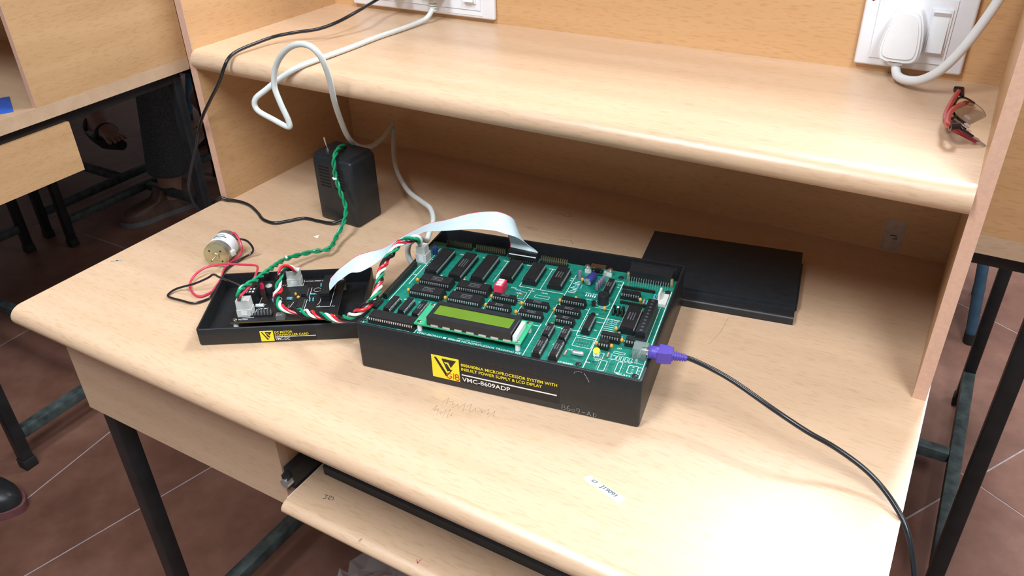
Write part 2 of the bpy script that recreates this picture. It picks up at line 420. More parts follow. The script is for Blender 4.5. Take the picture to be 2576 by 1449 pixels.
# ------------------------------------------------------------------ desks
W = 0.96; TP = 0.0125; DB = 0.295; DS = 0.385; ZD = 0.75; ZS = 0.979; ZT = 1.24; YF = -0.343
def nose(y0, y1, z0, z1, r):
    """board section with a rounded front edge"""
    zc = (z0 + z1) / 2; rr = (z1 - z0) / 2
    p = [(y1, z0)]
    for k in range(0, 13):
        t = -math.pi / 2 - math.pi * k / 12
        p.append((y0 + r + r * math.cos(t), zc + rr * math.sin(t)))
    p.append((y1, z1))
    return p
def sq(m, p0, p1, w=0.025):
    """square steel tube between two points along an axis"""
    h = w / 2
    lo = [min(a, b) for a, b in zip(p0, p1)]; hi = [max(a, b) for a, b in zip(p0, p1)]
    ax = max(range(3), key=lambda k: hi[k] - lo[k])
    for k in range(3):
        if k != ax: lo[k] -= h; hi[k] += h
    return m.rbox(*lo, *hi, 0.0025, 2)
def make_desk():
    root = link('computer_desk', None)
    d = MB().prism(nose(YF, DS, ZD - 0.028, ZD, 0.017), lambda a, b, x: (x, a, b), -TP, W + TP).build('desktop', M['wood_x'], root)
    MB().prism([(YF + 0.004, ZD - 0.018), (YF + 0.004, ZD - 0.008), (YF + 0.016, ZD - 0.0004), (DS, ZD - 0.0004), (DS, ZD - 0.0276), (YF + 0.016, ZD - 0.0276)],
               lambda a, b, x: (x, a, b), W + TP - 0.0002, W + TP + 0.0016).build('edge_band', M['white_edge'], d)
    for x0 in (-TP, W):
        p = MB().box(x0, 0, ZD, x0 + TP, DS, ZT).build('side_panel', M['wood_y'], root)
        MB().box(x0, -0.0012, ZD, x0 + TP, 0.0001, ZT).build('edge_strip', M['edge'], p)
    MB().box(0, DB, ZD, W, DB + TP, ZT).build('back_panel', M['wood_back'], root)
    MB().box(0, DS - TP, ZD, W, DS, ZT).build('rear_panel', M['wood_back'], root)
    MB().prism(nose(-0.008, DB, ZS - 0.028, ZS, 0.016), lambda a, b, x: (x, a, b), 0, W).build('shelf', M['wood_x'], root)
    MB().box(0.004, -0.302, 0.572, 0.372, -0.290, ZD - 0.028).build('apron', M['wood_x'], root)
    MB().box(0.360, -0.290, 0.572, 0.372, 0.06, ZD - 0.028).build('drawer_side', M['wood_y'], root)
    for x0 in (-0.004, W - 0.008):
        MB().box(x0, -0.290 if x0 < 0 else -0.30, 0.592, x0 + 0.012, 0.06, 0.7).build('side_apron', M['wood_y'], root)
    tr = MB().prism(nose(-0.328, 0.02, 0.590, 0.608, 0.013), lambda a, b, x: (x, a, b), 0.388, 0.935).build('keyboard_tray', M['wood_x'], root)
    MB().prism([(-0.322, 0.5945), (-0.322, 0.6035), (-0.315, 0.6077), (0.02, 0.6077), (0.02, 0.5903), (-0.315, 0.5903)], lambda a, b, x: (x, a, b), 0.3872, 0.3882).build('edge_band', M['white_edge'], tr)
    for x0 in (0.373, 0.936):
        s = MB().box(x0, -0.300, 0.606, x0 + 0.012, 0.02, 0.634)
        s.box(x0 + 0.002, -0.307, 0.611, x0 + 0.010, -0.296, 0.629)
        s.build('slide_rail', M['steel'], root)
        MB().cyl((x0 + 0.006, -0.309, 0.618), (x0 + 0.006, -0.300, 0.618), 0.006, n=12).build('slide_roller', M['tin'], root)
    XL, XR, YA, YB = 0.0165, W - 0.0165, -0.2775, 0.355
    for x in (XL, XR):
        for y in (YA, YB):
            lg = sq(MB(), (x, y, 0.012), (x, y, ZD - 0.028)).build('leg', M['steel'], root)
            MB().rbox(x - 0.0145, y - 0.0145, 0.0, x + 0.0145, y + 0.0145, 0.026, 0.002).build('rubber_foot', M['rubber'], lg)
        sq(MB(), (x, YA + 0.0126, ZD - 0.041), (x, YB - 0.0126, ZD - 0.041)).build('top_rail', M['steel'], root)
        sq(MB(), (x, YA + 0.0126, 0.090), (x, YB - 0.0126, 0.090)).build('stretcher', M['rough_steel'], root)
    sq(MB(), (XL + 0.0126, YB, ZD - 0.041), (XR - 0.0126, YB, ZD - 0.041)).build('top_rail', M['steel'], root)
    sq(MB(), (XL + 0.0126, 0.035, 0.090), (XR - 0.0126, 0.035, 0.090)).build('stretcher', M['rough_steel'], root)
    return root
desk = make_desk()
tag(desk, 'beech laminate computer desk with shelf holding the trainer kit, in front', 'desk', 'computer desks')
for lab, loc, rz in (('beech computer desk across the aisle on the left, blue card on it', (-1.645, 0.10, 0), math.radians(1.5)),
                     ('beech computer desk behind the left one, dark denim legs under it', (-0.600, 0.905, 0), math.pi),
                     ('beech computer desk back to back with the middle one, seen at right edge', (1.1075, 0.7850, 0), math.pi),
                     ('farthest beech computer desk at the left, only its steel stretchers show', (-1.660, 0.905, 0), math.pi)):
    c = copy_tree(desk); c.location = loc; c.rotation_euler = (0, 0, rz); c['label'] = lab
    for ch in list(c.children_recursive):
        if ch.name.startswith('edge_band'): bpy.data.objects.remove(ch, do_unlink=True)

# marks stuck to or drawn on the main desk
def strokes(name, polys, m, parent, o, ux, uy, w=0.0009, depth=0.00012):
    """hand drawn lines in a plane: o origin, ux/uy directions, metres"""
    b = MB(); o = Vector(o); ux = Vector(ux).normalized(); uy = Vector(uy).normalized(); nz = ux.cross(uy)
    for pl in polys:
        for (p, q) in zip(pl, pl[1:]):
            a = Vector((p[0], p[1], 0)); c = Vector((q[0], q[1], 0)); d = c - a
            if d.length < 1e-7: continue
            d.normalize(); n_ = Vector((-d.y, d.x, 0)) * (w / 2); e = d * (w / 2)
            cs = [a - e - n_, c + e - n_, c + e + n_, a - e + n_]
            b.add([tuple(o + ux * k.x + uy * k.y + nz * depth) for k in cs], [(0, 1, 2, 3)])
    return b.build(name, m, parent)
scr = []
for k in range(9):
    x = k * 0.0065; scr.append([(x, 0.004 * math.sin(k * 2.1)), (x + 0.003, 0.006 + 0.003 * math.cos(k * 1.7)), (x + 0.0045, 0.001), (x + 0.006, 0.005 * math.cos(k))])
strokes('pencil_scribble', scr, M['pencil'], desk, (0.552, -0.232, ZD), (1, 0.12, 0), (-0.12, 1, 0), 0.00045)
strokes('pencil_scribble', [[(a * 0.6, b - 0.012) for a, b in p] for p in scr[:6]], M['pencil'], desk, (0.548, -0.236, ZD), (1, 0.12, 0), (-0.12, 1, 0), 0.0004)
strokes('pencil_scribble', [[(0, 0), (0.012, 0.004), (0.02, 0.001)], [(0.004, 0.002), (0.015, -0.003)], [(0.06, -0.01), (0.075, -0.004), (0.082, -0.012)]], M['pencil'], desk, (0.44, 0.135, ZD), (1, 0, 0), (0, 1, 0), 0.0012)
strokes('pencil_scribble', [[(0, 0), (0.012, 0.005), (0.024, 0.001), (0.03, 0.006), (0.02, 0.01)]], M['pencil'], desk, (0.455, 0.19, ZD), (1, 0, 0), (0, 1, 0), 0.0012)
strokes('pencil_scribble', [[(0, 0), (0.004, 0.03), (0.003, 0.06)]], M['pencil'], desk, (0.755, -0.01, ZD), (1, 0, 0), (0, 1, 0), 0.0006)
strokes('grey_chip_mark', [[(0, 0), (0.006, 0.003), (0.012, 0.003)]], M['chalk'], desk, (0.0, -0.205, ZD), (1, 0.4, 0), (-0.4, 1, 0), 0.0025)
strokes('ink_mark', [[(0, 0.004), (0.002, 0), (0.004, 0.005)]], M['ink_red'], desk, (0.566, -0.318, 0.608), (1, 0.3, 0), (-0.3, 1, 0), 0.0008)
strokes('ink_mark', [[(0, 0), (0.002, 0.004)]], M['ink_red'], desk, (0.497, -0.325, 0.608), (1, 0.3, 0), (-0.3, 1, 0), 0.0006)
strokes('handwritten_note', [[(0, 0.006), (0.004, 0.006), (0.002, 0.006), (0.003, 0.001), (0.0, 0.0)], [(0.006, 0.003), (0.007, 0.006), (0.009, 0.004), (0.006, 0.001), (0.009, 0.0)], [(0.010, 0.005), (0.012, 0.002), (0.011, 0.0)]],
        M['ink'], desk, (0.424, -0.298, 0.608), (1, 0.35, 0), (-0.35, 1, 0), 0.0006)
tag(MB().box(-0.0125, -0.0003, -0.0215, 0.0125, 0.0, 0.0215).build('adhesive_tape', M['tape'], loc=(0.894, 0.2949, 0.7735)), 'strip of clear adhesive tape stuck low on the back panel', 'tape')
strokes('tape_smudge', [[(-0.003, 0.0), (0.001, 0.001), (0.004, 0.0)], [(0.001, -0.004), (0.005, -0.003)]], M['ink'], bpy.data.objects['adhesive_tape'], (0, -0.0004, 0), (1, 0, 0), (0, 0, 1), 0.0013)
tag(MB().box(0.0, -0.014, -0.036, 0.0003, 0.014, 0.0).build('adhesive_tape', M['tape'], loc=(0.3721, -0.272, 0.700)), 'peeling clear tape on the drawer side under the desktop', 'tape')

# paper sticker with number on the desktop
st = thing('paper_sticker', 'torn white paper sticker with a number near the desk front', 'sticker', (0.7222, -0.2583, ZD), math.radians(-15.5))
MB().prism([(0.0005, 0.001), (0.004, -0.0005), (0.012, 0.0005), (0.018, 0.0065), (0.003, 0.0075), (0.0, 0.005)], lambda a, b, d: (a, b, d), 0.0, 0.00025).build('torn_end', M['paper'], st)
MB().prism([(0.0135, 0.0005), (0.041, -0.0005), (0.0415, 0.0085), (0.0195, 0.0078)], lambda a, b, d: (a, b, d), 0.0, 0.00025).build('backing', M['paper'], st)
text_mesh('J19091', 'lettering', M['ink'], st, (0.0165, 0.0032, 0.00025), (1, 0, 0), (0, 1, 0), w=0.017, h=0.0038, skew=0.25, bold=0.03)
text_mesh('II7', 'lettering', M['ink'], st, (0.0065, 0.0030, 0.00025), (1, 0, 0), (0, 1, 0), w=0.005, h=0.0034, skew=0.3, bold=0.03)
tag(MB().prism([(0, 0), (0.008, -0.001), (0.005, 0.006)], lambda a, b, d: (a, b, d + 0.1 * b), 0.0, 0.0004).build('paper_scrap', M['paper'], loc=(0.194, -0.025, ZD)), 'tiny white paper scrap on the desk below the black adaptor', 'paper')

# keyboard on the tray
kb = thing('keyboard', 'black keyboard mostly hidden on the pull-out tray', 'keyboard', (0.400, -0.268, 0.608))
MB().prism([(0, 0), (0, 0.012), (0.006, 0.018), (0.16, 0.030), (0.165, 0.026), (0.165, 0)], lambda a, b, d: (d, a, b), 0.0, 0.445).build('keyboard_case', M['case_s'], kb)
kk = MB().box(0, 0, 0, 0.0155, 0.0155, 0.006, 0.0015, 0.0015).build('key', M['case'], kb, loc=(0.012, 0.02, 0.0195))
kk.rotation_euler = (0.078, 0, 0)
for r in range(6):
    for q in range(22):
        if r == 0 and q == 0: continue
        c = kk.copy(); COL.objects.link(c); c.parent = kb; c.location = (0.012 + q * 0.0192, 0.02 + r * 0.0215, 0.0195 + r * 0.00168)

# ------------------------------------------------------------------ socket plates on the back panel
def plate(name, lab, x0, x1, z0, z1):
    t = thing(name, lab, 'socket', ((x0 + x1) / 2, DB, z0))
    w = (x1 - x0) / 2
    MB().rbox(-w, -0.008, 0, w, 0.0, z1 - z0, 0.003, 3).build('cover_plate', M['plate'], t)
    return t
sp = plate('socket_plate', 'white switch plate with one plug and rocker, right end of shelf', 0.805, 0.9195, 0.987, 1.078)
MB().box(-0.0415, -0.0095, 0.010, 0.0375, -0.0078, 0.080).build('module_bezel', M['plate'], sp)
def rocker(t, x, z):
    b = MB().box(x - 0.0105, -0.0112, z - 0.0245, x + 0.0105, -0.0092, z + 0.0245).build('switch_frame', M['plate'], t)
    MB().prism([(-0.009, z - 0.0215), (-0.0165, z - 0.0215), (-0.0115, z + 0.0165), (-0.0150, z + 0.0215), (-0.009, z + 0.0215)], lambda a, c, d: (d, a, c), x - 0.0082, x + 0.0082).build('rocker', M['white'], b)
rocker(sp, 0.0242, 0.0455)
strokes('red_mark', [[(0.002 * math.cos(k / 8 * math.pi * 2), 0.0025 * math.sin(k / 8 * math.pi * 2)) for k in range(9)]], M['sw_red'], sp, (-0.049, -0.0081, 0.075), (1, 0, 0), (0, 0, 1), 0.0012)
sl = plate('socket_plate', 'long white switch plate with two plugs, left end of shelf', 0.0451, 0.309, 0.985, 1.075)
for x in (-0.08, -0.005, 0.075):
    MB().box(x - 0.034, -0.0095, 0.012, x + 0.034, -0.0078, 0.078).build('module_bezel', M['plate'], sl)
MB().box(0.046, -0.0088, 0.0045, 0.112, -0.0079, 0.0105).build('name_strip', M['white'], sl)
rocker(sl, 0.092, 0.046); rocker(sl, 0.0135, 0.046)
# white plug in the right plate with its cable
pg = thing('power_plug', 'white three-pin plug with white cable in the right switch plate', 'plug', (0.853, DB - 0.0095, 1.004))
prof = [(-0.0190, -0.001), (-0.0125, -0.0038), (0.0, -0.0042), (0.0135, -0.0038), (0.0200, -0.0005), (0.0222, 0.008), (0.0218, 0.020), (0.0200, 0.034), (0.0165, 0.047), (0.0115, 0.0535), (0.0, 0.0552), (-0.0085, 0.0540), (-0.0135, 0.0475), (-0.0175, 0.034), (-0.0205, 0.018), (-0.0212, 0.006)]
prof = [(p.x, p.y) for p in spline([(a, c, 0) for a, c in prof + prof[:1]], 3)][:-1]
b = MB(); b.prism(prof, lambda a, c, d: (a, d, c), -0.022, 0.0); b.prism([(x * 0.9, 0.0015 + z * 0.94) for x, z in prof], lambda a, c, d: (a, d, c), -0.026, -0.022)
b.prism([(x * 0.78, 0.005 + z * 0.82) for x, z in prof], lambda a, c, d: (a, d, c), -0.0275, -0.026)
b.build('plug_body', M['white'], pg, angle=25)
MB().rbox(-0.009, -0.022, -0.0075, 0.007, -0.008, -0.002, 0.0015).build('cable_grip', M['white'], pg)
pts = [(0.0, -0.016, -0.004), (0.001, -0.018, -0.012), (0.006, -0.030, -0.0165), (0.018, -0.044, -0.0155), (0.033, -0.054, -0.0095), (0.048, -0.058, 0.004), (0.061, -0.056, 0.024), (0.073, -0.050, 0.050), (0.0835, -0.044, 0.080), (0.090, -0.040, 0.115), (0.092, -0.036, 0.16)]
MB().tube(spline(pts), 0.0050, 12).build('cable', M['white_pvc'], pg)

# ------------------------------------------------------------------ pale grey mains cable
wc = [(0.2151, 0.268, 0.9994), (0.2157, 0.256, 0.991), (0.2117, 0.2445, 0.985), (0.208, 0.2064, 0.9832), (0.2022, 0.1494, 0.9827), (0.2017, 0.0905, 0.9827), (0.2, 0.0411, 0.983), (0.1981, 0.0021, 0.9827), (0.1783, -0.0162, 0.9701), (0.1616, -0.03, 0.9561), (0.1491, -0.04, 0.9443), (0.1513, -0.042, 0.9315), (0.1769, -0.042, 0.923), (0.2014, -0.042, 0.9171), (0.2039, -0.042, 0.9253), (0.1972, -0.044, 0.9485), (0.1924, -0.044, 0.9706), (0.2018, -0.044, 0.9955), (0.224, -0.047, 1.0162), (0.2482, -0.05, 1.0277), (0.2684, -0.05, 1.0282), (0.2781, -0.045, 1.0149), (0.2763, -0.035, 0.9886), (0.2665, -0.022, 0.956), (0.2428, 0.01, 0.9141), (0.2152, 0.05, 0.8717), (0.1873, 0.1, 0.8361), (0.1662, 0.15, 0.8152), (0.1465, 0.2, 0.8061), (0.1233, 0.25, 0.8021), (0.1095, 0.275, 0.7982), (0.1219, 0.26, 0.7929), (0.139, 0.235, 0.784), (0.166, 0.2, 0.7747), (0.2044, 0.16, 0.7711), (0.2603, 0.11, 0.7774), (0.3059, 0.08, 0.784), (0.3437, 0.05, 0.7943), (0.3694, 0.02, 0.7962), (0.3804, -0.005, 0.7932), (0.3857, -0.02, 0.7898), (0.3893, -0.04, 0.8038), (0.3829, -0.05, 0.8004), (0.3785, -0.05, 0.7834), (0.3870, -0.052, 0.7700), (0.3975, -0.060, 0.7690), (0.4080, -0.062, 0.7690)]
g = thing('mains_cable', 'pale grey mains cable looping from left plug over the shelf to the kit', 'cable', wc[0])
loc = lambda P, o: [tuple(Vector(p) - Vector(o)) for p in P]
MB().tube(spline(loc(wc, wc[0])), 0.0036, 12).build('cable', M['grey_pvc'], g)
gp = MB().rbox(-0.021, -0.018, 0.016, 0.020, 0.0175, 0.062, 0.006, 3).build('plug_body', M['connector'], g)
b = MB().cyl((0, 0, 0.018), (0, 0, 0.006), 0.0055, 0.005, n=14)
for k in range(3): b.lathe([(0, 0.0045), (0.0005, 0.006), (0.0022, 0.006), (0.0027, 0.0045)], (0, -k * 0.0006, 0.005 - k * 0.0038), (0, 0, -1), 14)
b.build('strain_relief', M['connector'], g)

# ------------------------------------------------------------------ black adaptor with mains cord and green output wires
ad = thing('power_adaptor', 'black plastic power adaptor box with vents and toggle switch on desk', 'adaptor', (0.164, 0.0245, ZD), math.radians(-1.5))
bm = MB(MM)
bm.rbox(0, 0, 0, 72, 52, 98, 4.5, 3)
def frus(z0, z1, i0, i1):
    return bm.add([(i0, i0, z0), (72 - i0, i0, z0), (72 - i0, 52 - i0, z0), (i0, 52 - i0, z0), (i1, i1, z1), (72 - i1, i1, z1), (72 - i1, 52 - i1, z1), (i1, 52 - i1, z1)],
                  [(3, 2, 1, 0), (4, 5, 6, 7), (0, 1, 5, 4), (1, 2, 6, 5), (2, 3, 7, 6), (3, 0, 4, 7)])
frus(95, 102.5, 2.0, 5.0)
bm.build('adaptor_case', M['case_s'], ad)
for k in range(7):
    for x0 in (11, 37):
        MB(MM).box(x0, -0.35, 54 + k * 4.8, x0 + 19, 0.5, 56.0 + k * 4.8).build('vent_slot', M['vent'], ad)
tg = MB(MM).cyl((19, 15, 100), (19, 15, 104), 3.2, n=6)
tg.cyl((19, 15, 104), (19, 15, 105.5), 2.4, n=12)
tg.build('toggle_nut', M['chrome'], ad)
MB(MM).tube([(19, 15, 105), (17.8, 14.6, 112), (16.5, 14.2, 119), (16.2, 14.1, 121.5)], [1.0, 1.2, 1.6, 1.3], 10).build('toggle_lever', M['chrome'], ad)
cord = [(0.1489, 0.272, 1.0209), (0.1345, 0.24, 1.0091), (0.1528, 0.1761, 1.009), (0.1461, 0.135, 1.001), (0.1297, 0.1111, 0.995), (0.1006, 0.0939, 0.991), (0.0841, 0.0718, 0.989), (0.0796, 0.0384, 0.987), (0.0786, 0.0101, 0.985), (0.0797, -0.008, 0.9809), (0.0776, -0.018, 0.9702), (0.0639, -0.021, 0.9481), (0.0383, -0.021, 0.9202), (0.0125, -0.018, 0.8938), (-0.018, -0.0072, 0.864), (-0.03, -0.01, 0.8356), (-0.036, -0.022, 0.8075), (-0.04, -0.0324, 0.7788), (-0.04, -0.0329, 0.7593), (-0.033, -0.0312, 0.7409), (-0.026, -0.0169, 0.7295), (-0.020, -0.0085, 0.7415), (-0.0095, -0.0072, 0.7565), (0.0026, -0.003, 0.7545), (0.0214, 0.0029, 0.753), (0.0448, 0.0009, 0.7525), (0.0729, -0.011, 0.7525), (0.0962, -0.0231, 0.7525), (0.1188, -0.0239, 0.7525), (0.1324, -0.0099, 0.7525), (0.1469, 0.0074, 0.7525), (0.1709, 0.0102, 0.7525), (0.1959, 0.0127, 0.754), (0.2047, 0.0237, 0.757)]
cd = MB().tube(spline(cord), 0.0023, 10).build('mains_cord', M['black_pvc'], ad)
cd.matrix_parent_inverse = Matrix.Translation((0.164, 0.0245, ZD)) @ Matrix.Rotation(math.radians(-1.5), 4, 'Z')
cd.matrix_parent_inverse.invert()
pb = MB().rbox(0.132, 0.250, 1.014, 0.166, 0.2845, 1.066, 0.006, 3).build('mains_plug', M['case_s'], ad)
pb.matrix_parent_inverse = cd.matrix_parent_inverse
def world_child(b, name, m, parent, **k):
    """part given in world coordinates under a placed thing"""
    o = b.build(name, m, parent, **k)
    o.matrix_parent_inverse = (Matrix.Translation(parent.location) @ parent.rotation_euler.to_matrix().to_4x4()).inverted()
    return o
def twist(pts, k, n, r, pitch, ph=0.0, wob=0.0):
    """strand k of n twisted around a centre line"""
    C_, L = resample(spline(pts), 0.0016)
    m = len(C_); out = []
    tan = [(C_[min(i + 1, m - 1)] - C_[max(i - 1, 0)]).normalized() for i in range(m)]
    a = tan[0].orthogonal().normalized()
    for i in range(m):
        a = (a - tan[i] * a.dot(tan[i])).normalized(); b_ = tan[i].cross(a)
        s = L * i / (m - 1); t = 2 * math.pi * (s / pitch + k / n) + ph + wob * math.sin(s * 90 + k)
        e = min(1.0, s / 0.01 + 0.15, (L - s) / 0.01 + 0.15)
        out.append(C_[i] + (a * math.cos(t) + b_ * math.sin(t)) * r * e)
    return out
green = [(0.196, 0.0613, 0.854), (0.2021, 0.045, 0.8585), (0.208, 0.03, 0.8588), (0.2125, 0.0175, 0.8515), (0.2117, 0.0165, 0.8299), (0.2186, 0.0150, 0.8042), (0.2256, 0.013, 0.7861), (0.2365, -0.005, 0.7759), (0.2419, -0.0284, 0.765), (0.2519, -0.0566, 0.762), (0.2405, -0.0769, 0.764), (0.2348, -0.1158, 0.772), (0.2516, -0.1586, 0.784), (0.266, -0.1916, 0.793), (0.2726, -0.213, 0.798), (0.2788, -0.2294, 0.802), (0.2792, -0.2335, 0.797), (0.2769, -0.2309, 0.789)]
for k in range(2):
    world_child(MB().tube(twist(green, k, 2, 0.0017, 0.030), 0.00165, 8), 'output_wire', M['w_green'], ad)
world_child(MB().tube([(0.2095, 0.0140, 0.8262), (0.2125, 0.0125, 0.8255), (0.2150, 0.0150, 0.826)], 0.0015, 8), 'wire_tie', M['w_white'], ad)
world_child(MB().tube([(0.2330, -0.1143, 0.7735), (0.2348, -0.1158, 0.7752), (0.2370, -0.1173, 0.7735)], 0.0014, 8), 'wire_tie', M['w_white'], ad)

# ------------------------------------------------------------------ microprocessor trainer kit (local units: millimetres)
KA = math.radians(9.645)
kit = thing('trainer_kit', 'black trainer kit box with green circuit board and green LCD', 'trainer kit', (0.4417, -0.2237, ZD), KA)
KW, KD, KH = 302.5, 222.5, 56.9
def open_box(w, d, h, t, floor_t, r=3.0):
    """box without a lid: rounded corners in plan, walls of thickness t"""
    def ring(i, rr):
        p = []
        for cx, cy, a0 in ((w - i - rr, i + rr, -90), (w - i - rr, d - i - rr, 0), (i + rr, d - i - rr, 90), (i + rr, i + rr, 180)):
            for k in range(5):
                a = math.radians(a0 + 22.5 * k); p.append((cx + rr * math.cos(a), cy + rr * math.sin(a)))
        return p
    o = ring(0, r); ob = ring(1.2, r); n_ = ring(t, max(0.5, r - t * 0.5))
    n = len(o)
    v = [(x, y, 0) for x, y in ob] + [(x, y, 2.0) for x, y in o] + [(x, y, h - 0.6) for x, y in o] + [(x, y, h) for x, y in ring(0.5, r)] + [(x, y, h) for x, y in ring(t - 0.3, r)] + [(x, y, h - 1) for x, y in n_] + [(x, y, floor_t) for x, y in n_]
    f = [tuple(range(n - 1, -1, -1))]
    for k in range(6):
        for i in range(n): f.append((k * n + i, k * n + (i + 1) % n, (k + 1) * n + (i + 1) % n, (k + 1) * n + i))
    f.append(tuple(range(6 * n, 7 * n)))
    return v, f
MB(MM).add(*open_box(KW, KD, KH, 3.0, 3.0)).build('case', M['case'], kit, angle=50)
for x, y in ((25, 20), (278, 20), (25, 200), (278, 200)):
    pass
BZ = 56.0
board = MB(MM).box(2.6, 2.2, BZ - 1.6, 299.6, 186.5, BZ).build('circuit_board', M['pcb'], kit)
# --- white printing on the board
sk = MB(MM)
def pl(*pts, w=0.55):
    for p, q in zip(pts, pts[1:]): sk.line(p, q, w, BZ)
def rect(x0, y0, x1, y1, w=0.45): pl((x0, y0), (x1, y0), (x1, y1), (x0, y1), (x0, y0), w=w)
pl((6.8, 26), (6.8, 3.4), (298.2, 3.4), (298.2, 162), w=0.7)
pl((66, 3.4), (66, 24), w=0.7); pl((183.5, 3.4), (183.5, 60), w=0.7); pl((244.3, 3.4), (244.3, 166), w=0.8)
pl((18, 172), (18, 88), w=0.7); pl((12.5, 128), (12.5, 52)); pl((12.5, 108), (18, 108)); pl((12.5, 56), (25, 56), w=0.4)
pl((137, 170), (137, 122), (190, 122), w=0.6); pl((161, 168), (161, 122)); pl((190, 164), (190, 100), (223, 100), w=0.6); pl((223, 104), (223, 53), (244.3, 53), w=0.6)
pl((106, 168), (106, 122), w=0.5); pl((72.5, 122), (72.5, 88)); pl((116, 122), (116, 60), w=0.5); pl((153, 122), (153, 60)); pl((188, 100), (188, 60), (223, 60), w=0.5)
pl((66, 56), (183.5, 56), w=0.5); pl((223, 90), (244.3, 90)); pl((223, 82), (244.3, 82)); pl((244.3, 166), (234, 166), w=0.5); pl((226, 108), (244.3, 108), w=0.5)
rect(224, 35, 243, 50); rect(142, 94, 150, 112, 0.35); rect(116.5, 90, 131, 98, 0.35); rect(135, 90, 150, 98, 0.35); rect(160, 106, 176, 111, 0.35)
rect(280.8, 117, 283.5, 120); pl((281, 118), (281, 58), (287, 52), w=0.6); pl((293, 128), (293, 62), w=0.45)
rect(285, 10, 294, 22, 0.6); rect(274, 7, 278.5, 24, 0.5); rect(258, 5.5, 264, 21, 0.5); rect(250, 22, 258, 32, 0.4); rect(266, 36, 277, 39, 0.4); rect(266, 26, 270, 32, 0.4)
for k in range(4): rect(271 + 4 * k, 25, 273.6 + 4 * k, 33, 0.4)
for k in range(12): pl((285, 64 + 4.6 * k), (292, 64 + 4.6 * k), w=0.35); pl((286, 66 + 4.6 * k), (290.5, 66 + 4.6 * k), w=1.5)
for k in range(7): pl((246, 70 + 3.5 * k), (258, 70 + 3.5 * k), w=0.5)
for k in range(9): pl((192 + 1.6 * (k % 3), 128 + 3 * k), (199, 128 + 3 * k), w=0.9)
for k in range(5): pl((212 + 2.5 * k, 126), (212 + 2.5 * k, 130), w=1.1)
for k in range(16):
    sk.line((233.2 + 7.6 * math.cos(k * math.pi / 8), 118 + 7.6 * math.sin(k * math.pi / 8)), (233.2 + 7.6 * math.cos((k + 1) * math.pi / 8), 118 + 7.6 * math.sin((k + 1) * math.pi / 8)), 0.4, BZ)
# short illegible part legends beside the chips
rnd = random.Random(3)
for (x, y, n) in ((20, 130, 4), (20, 137, 4), (20, 144, 4), (28, 57, 5), (46, 57, 5), (75, 84, 4), (48, 84, 4), (118, 81, 3), (156, 79, 4), (156, 60, 4), (192, 97, 4), (192, 78, 3), (206, 58, 4), (190, 31, 3), (206, 30, 3), (222, 27, 4), (222, 60, 3), (238, 66, 2),
                  (228, 95, 5), (226, 86, 3), (246, 90, 4), (253, 90, 4), (260, 90, 4), (246, 60, 3), (268, 58, 4), (274, 58, 3), (268, 44, 3), (280, 25, 3), (252, 19, 3), (264, 25, 3), (245, 13, 3), (150, 116, 5), (165, 116, 5), (130, 116, 4), (122, 108, 3), (140, 86, 4),
                  (47, 166, 5), (75, 167, 5), (101, 168, 5), (130, 167, 5), (157, 167, 5), (187, 150, 3), (187, 155, 3), (226, 160, 3), (240, 158, 3), (240, 153, 2), (262, 145, 4), (282, 143, 4), (288, 158, 3)):
    for k in range(n):
        xx = x + k * 1.5
        sk.line((xx, y), (xx + rnd.uniform(0.1, 0.5), y + 1.5), 0.45, BZ)
        if rnd.random() < 0.6: sk.line((xx, y + rnd.choice([0, 0.8, 1.5])), (xx + 0.9, y + rnd.choice([0, 0.8, 1.5])), 0.4, BZ)
tag(sk.build('silkscreen', M['silk'], board), kind='stuff')
def btext(s, x, y, w, h, skew=0.0):
    return text_mesh(s, 'lettering', M['silk'], board, (x * MM, y * MM, BZ * MM), (1, 0, 0), (0, 1, 0), w=w * MM, h=h * MM, depth=0.00008, skew=skew)
btext('VMC-8609AD', 68, 4.7, 28, 2.7, 0.15); btext('8086/88 MICROPROCESSOR TRAINING KIT', 103, 4.7, 78, 2.7, 0.1)
MB(MM).box(97.5, 4.8, BZ, 101, 7.2, BZ + 0.08).build('legend_block', M['silk'], board)
btext('8086 CPU', 46, 4.3, 14, 1.5); btext('20X2 LCD DISPLAY', 112, 9.0, 26, 1.4); btext('KEYBOARD', 219, 4.6, 15, 2.2, 0.1)
btext('KB CONN', 284, 26.3, 13, 1.6); btext('RELAY1', 276, 4.6, 13, 2.2, 0.1); btext('NPN', 294.4, 20.5, 3.4, 1.4); btext('NC', 294.4, 15.5, 2.4, 1.3); btext('NO', 294.4, 10.5, 2.4, 1.3)
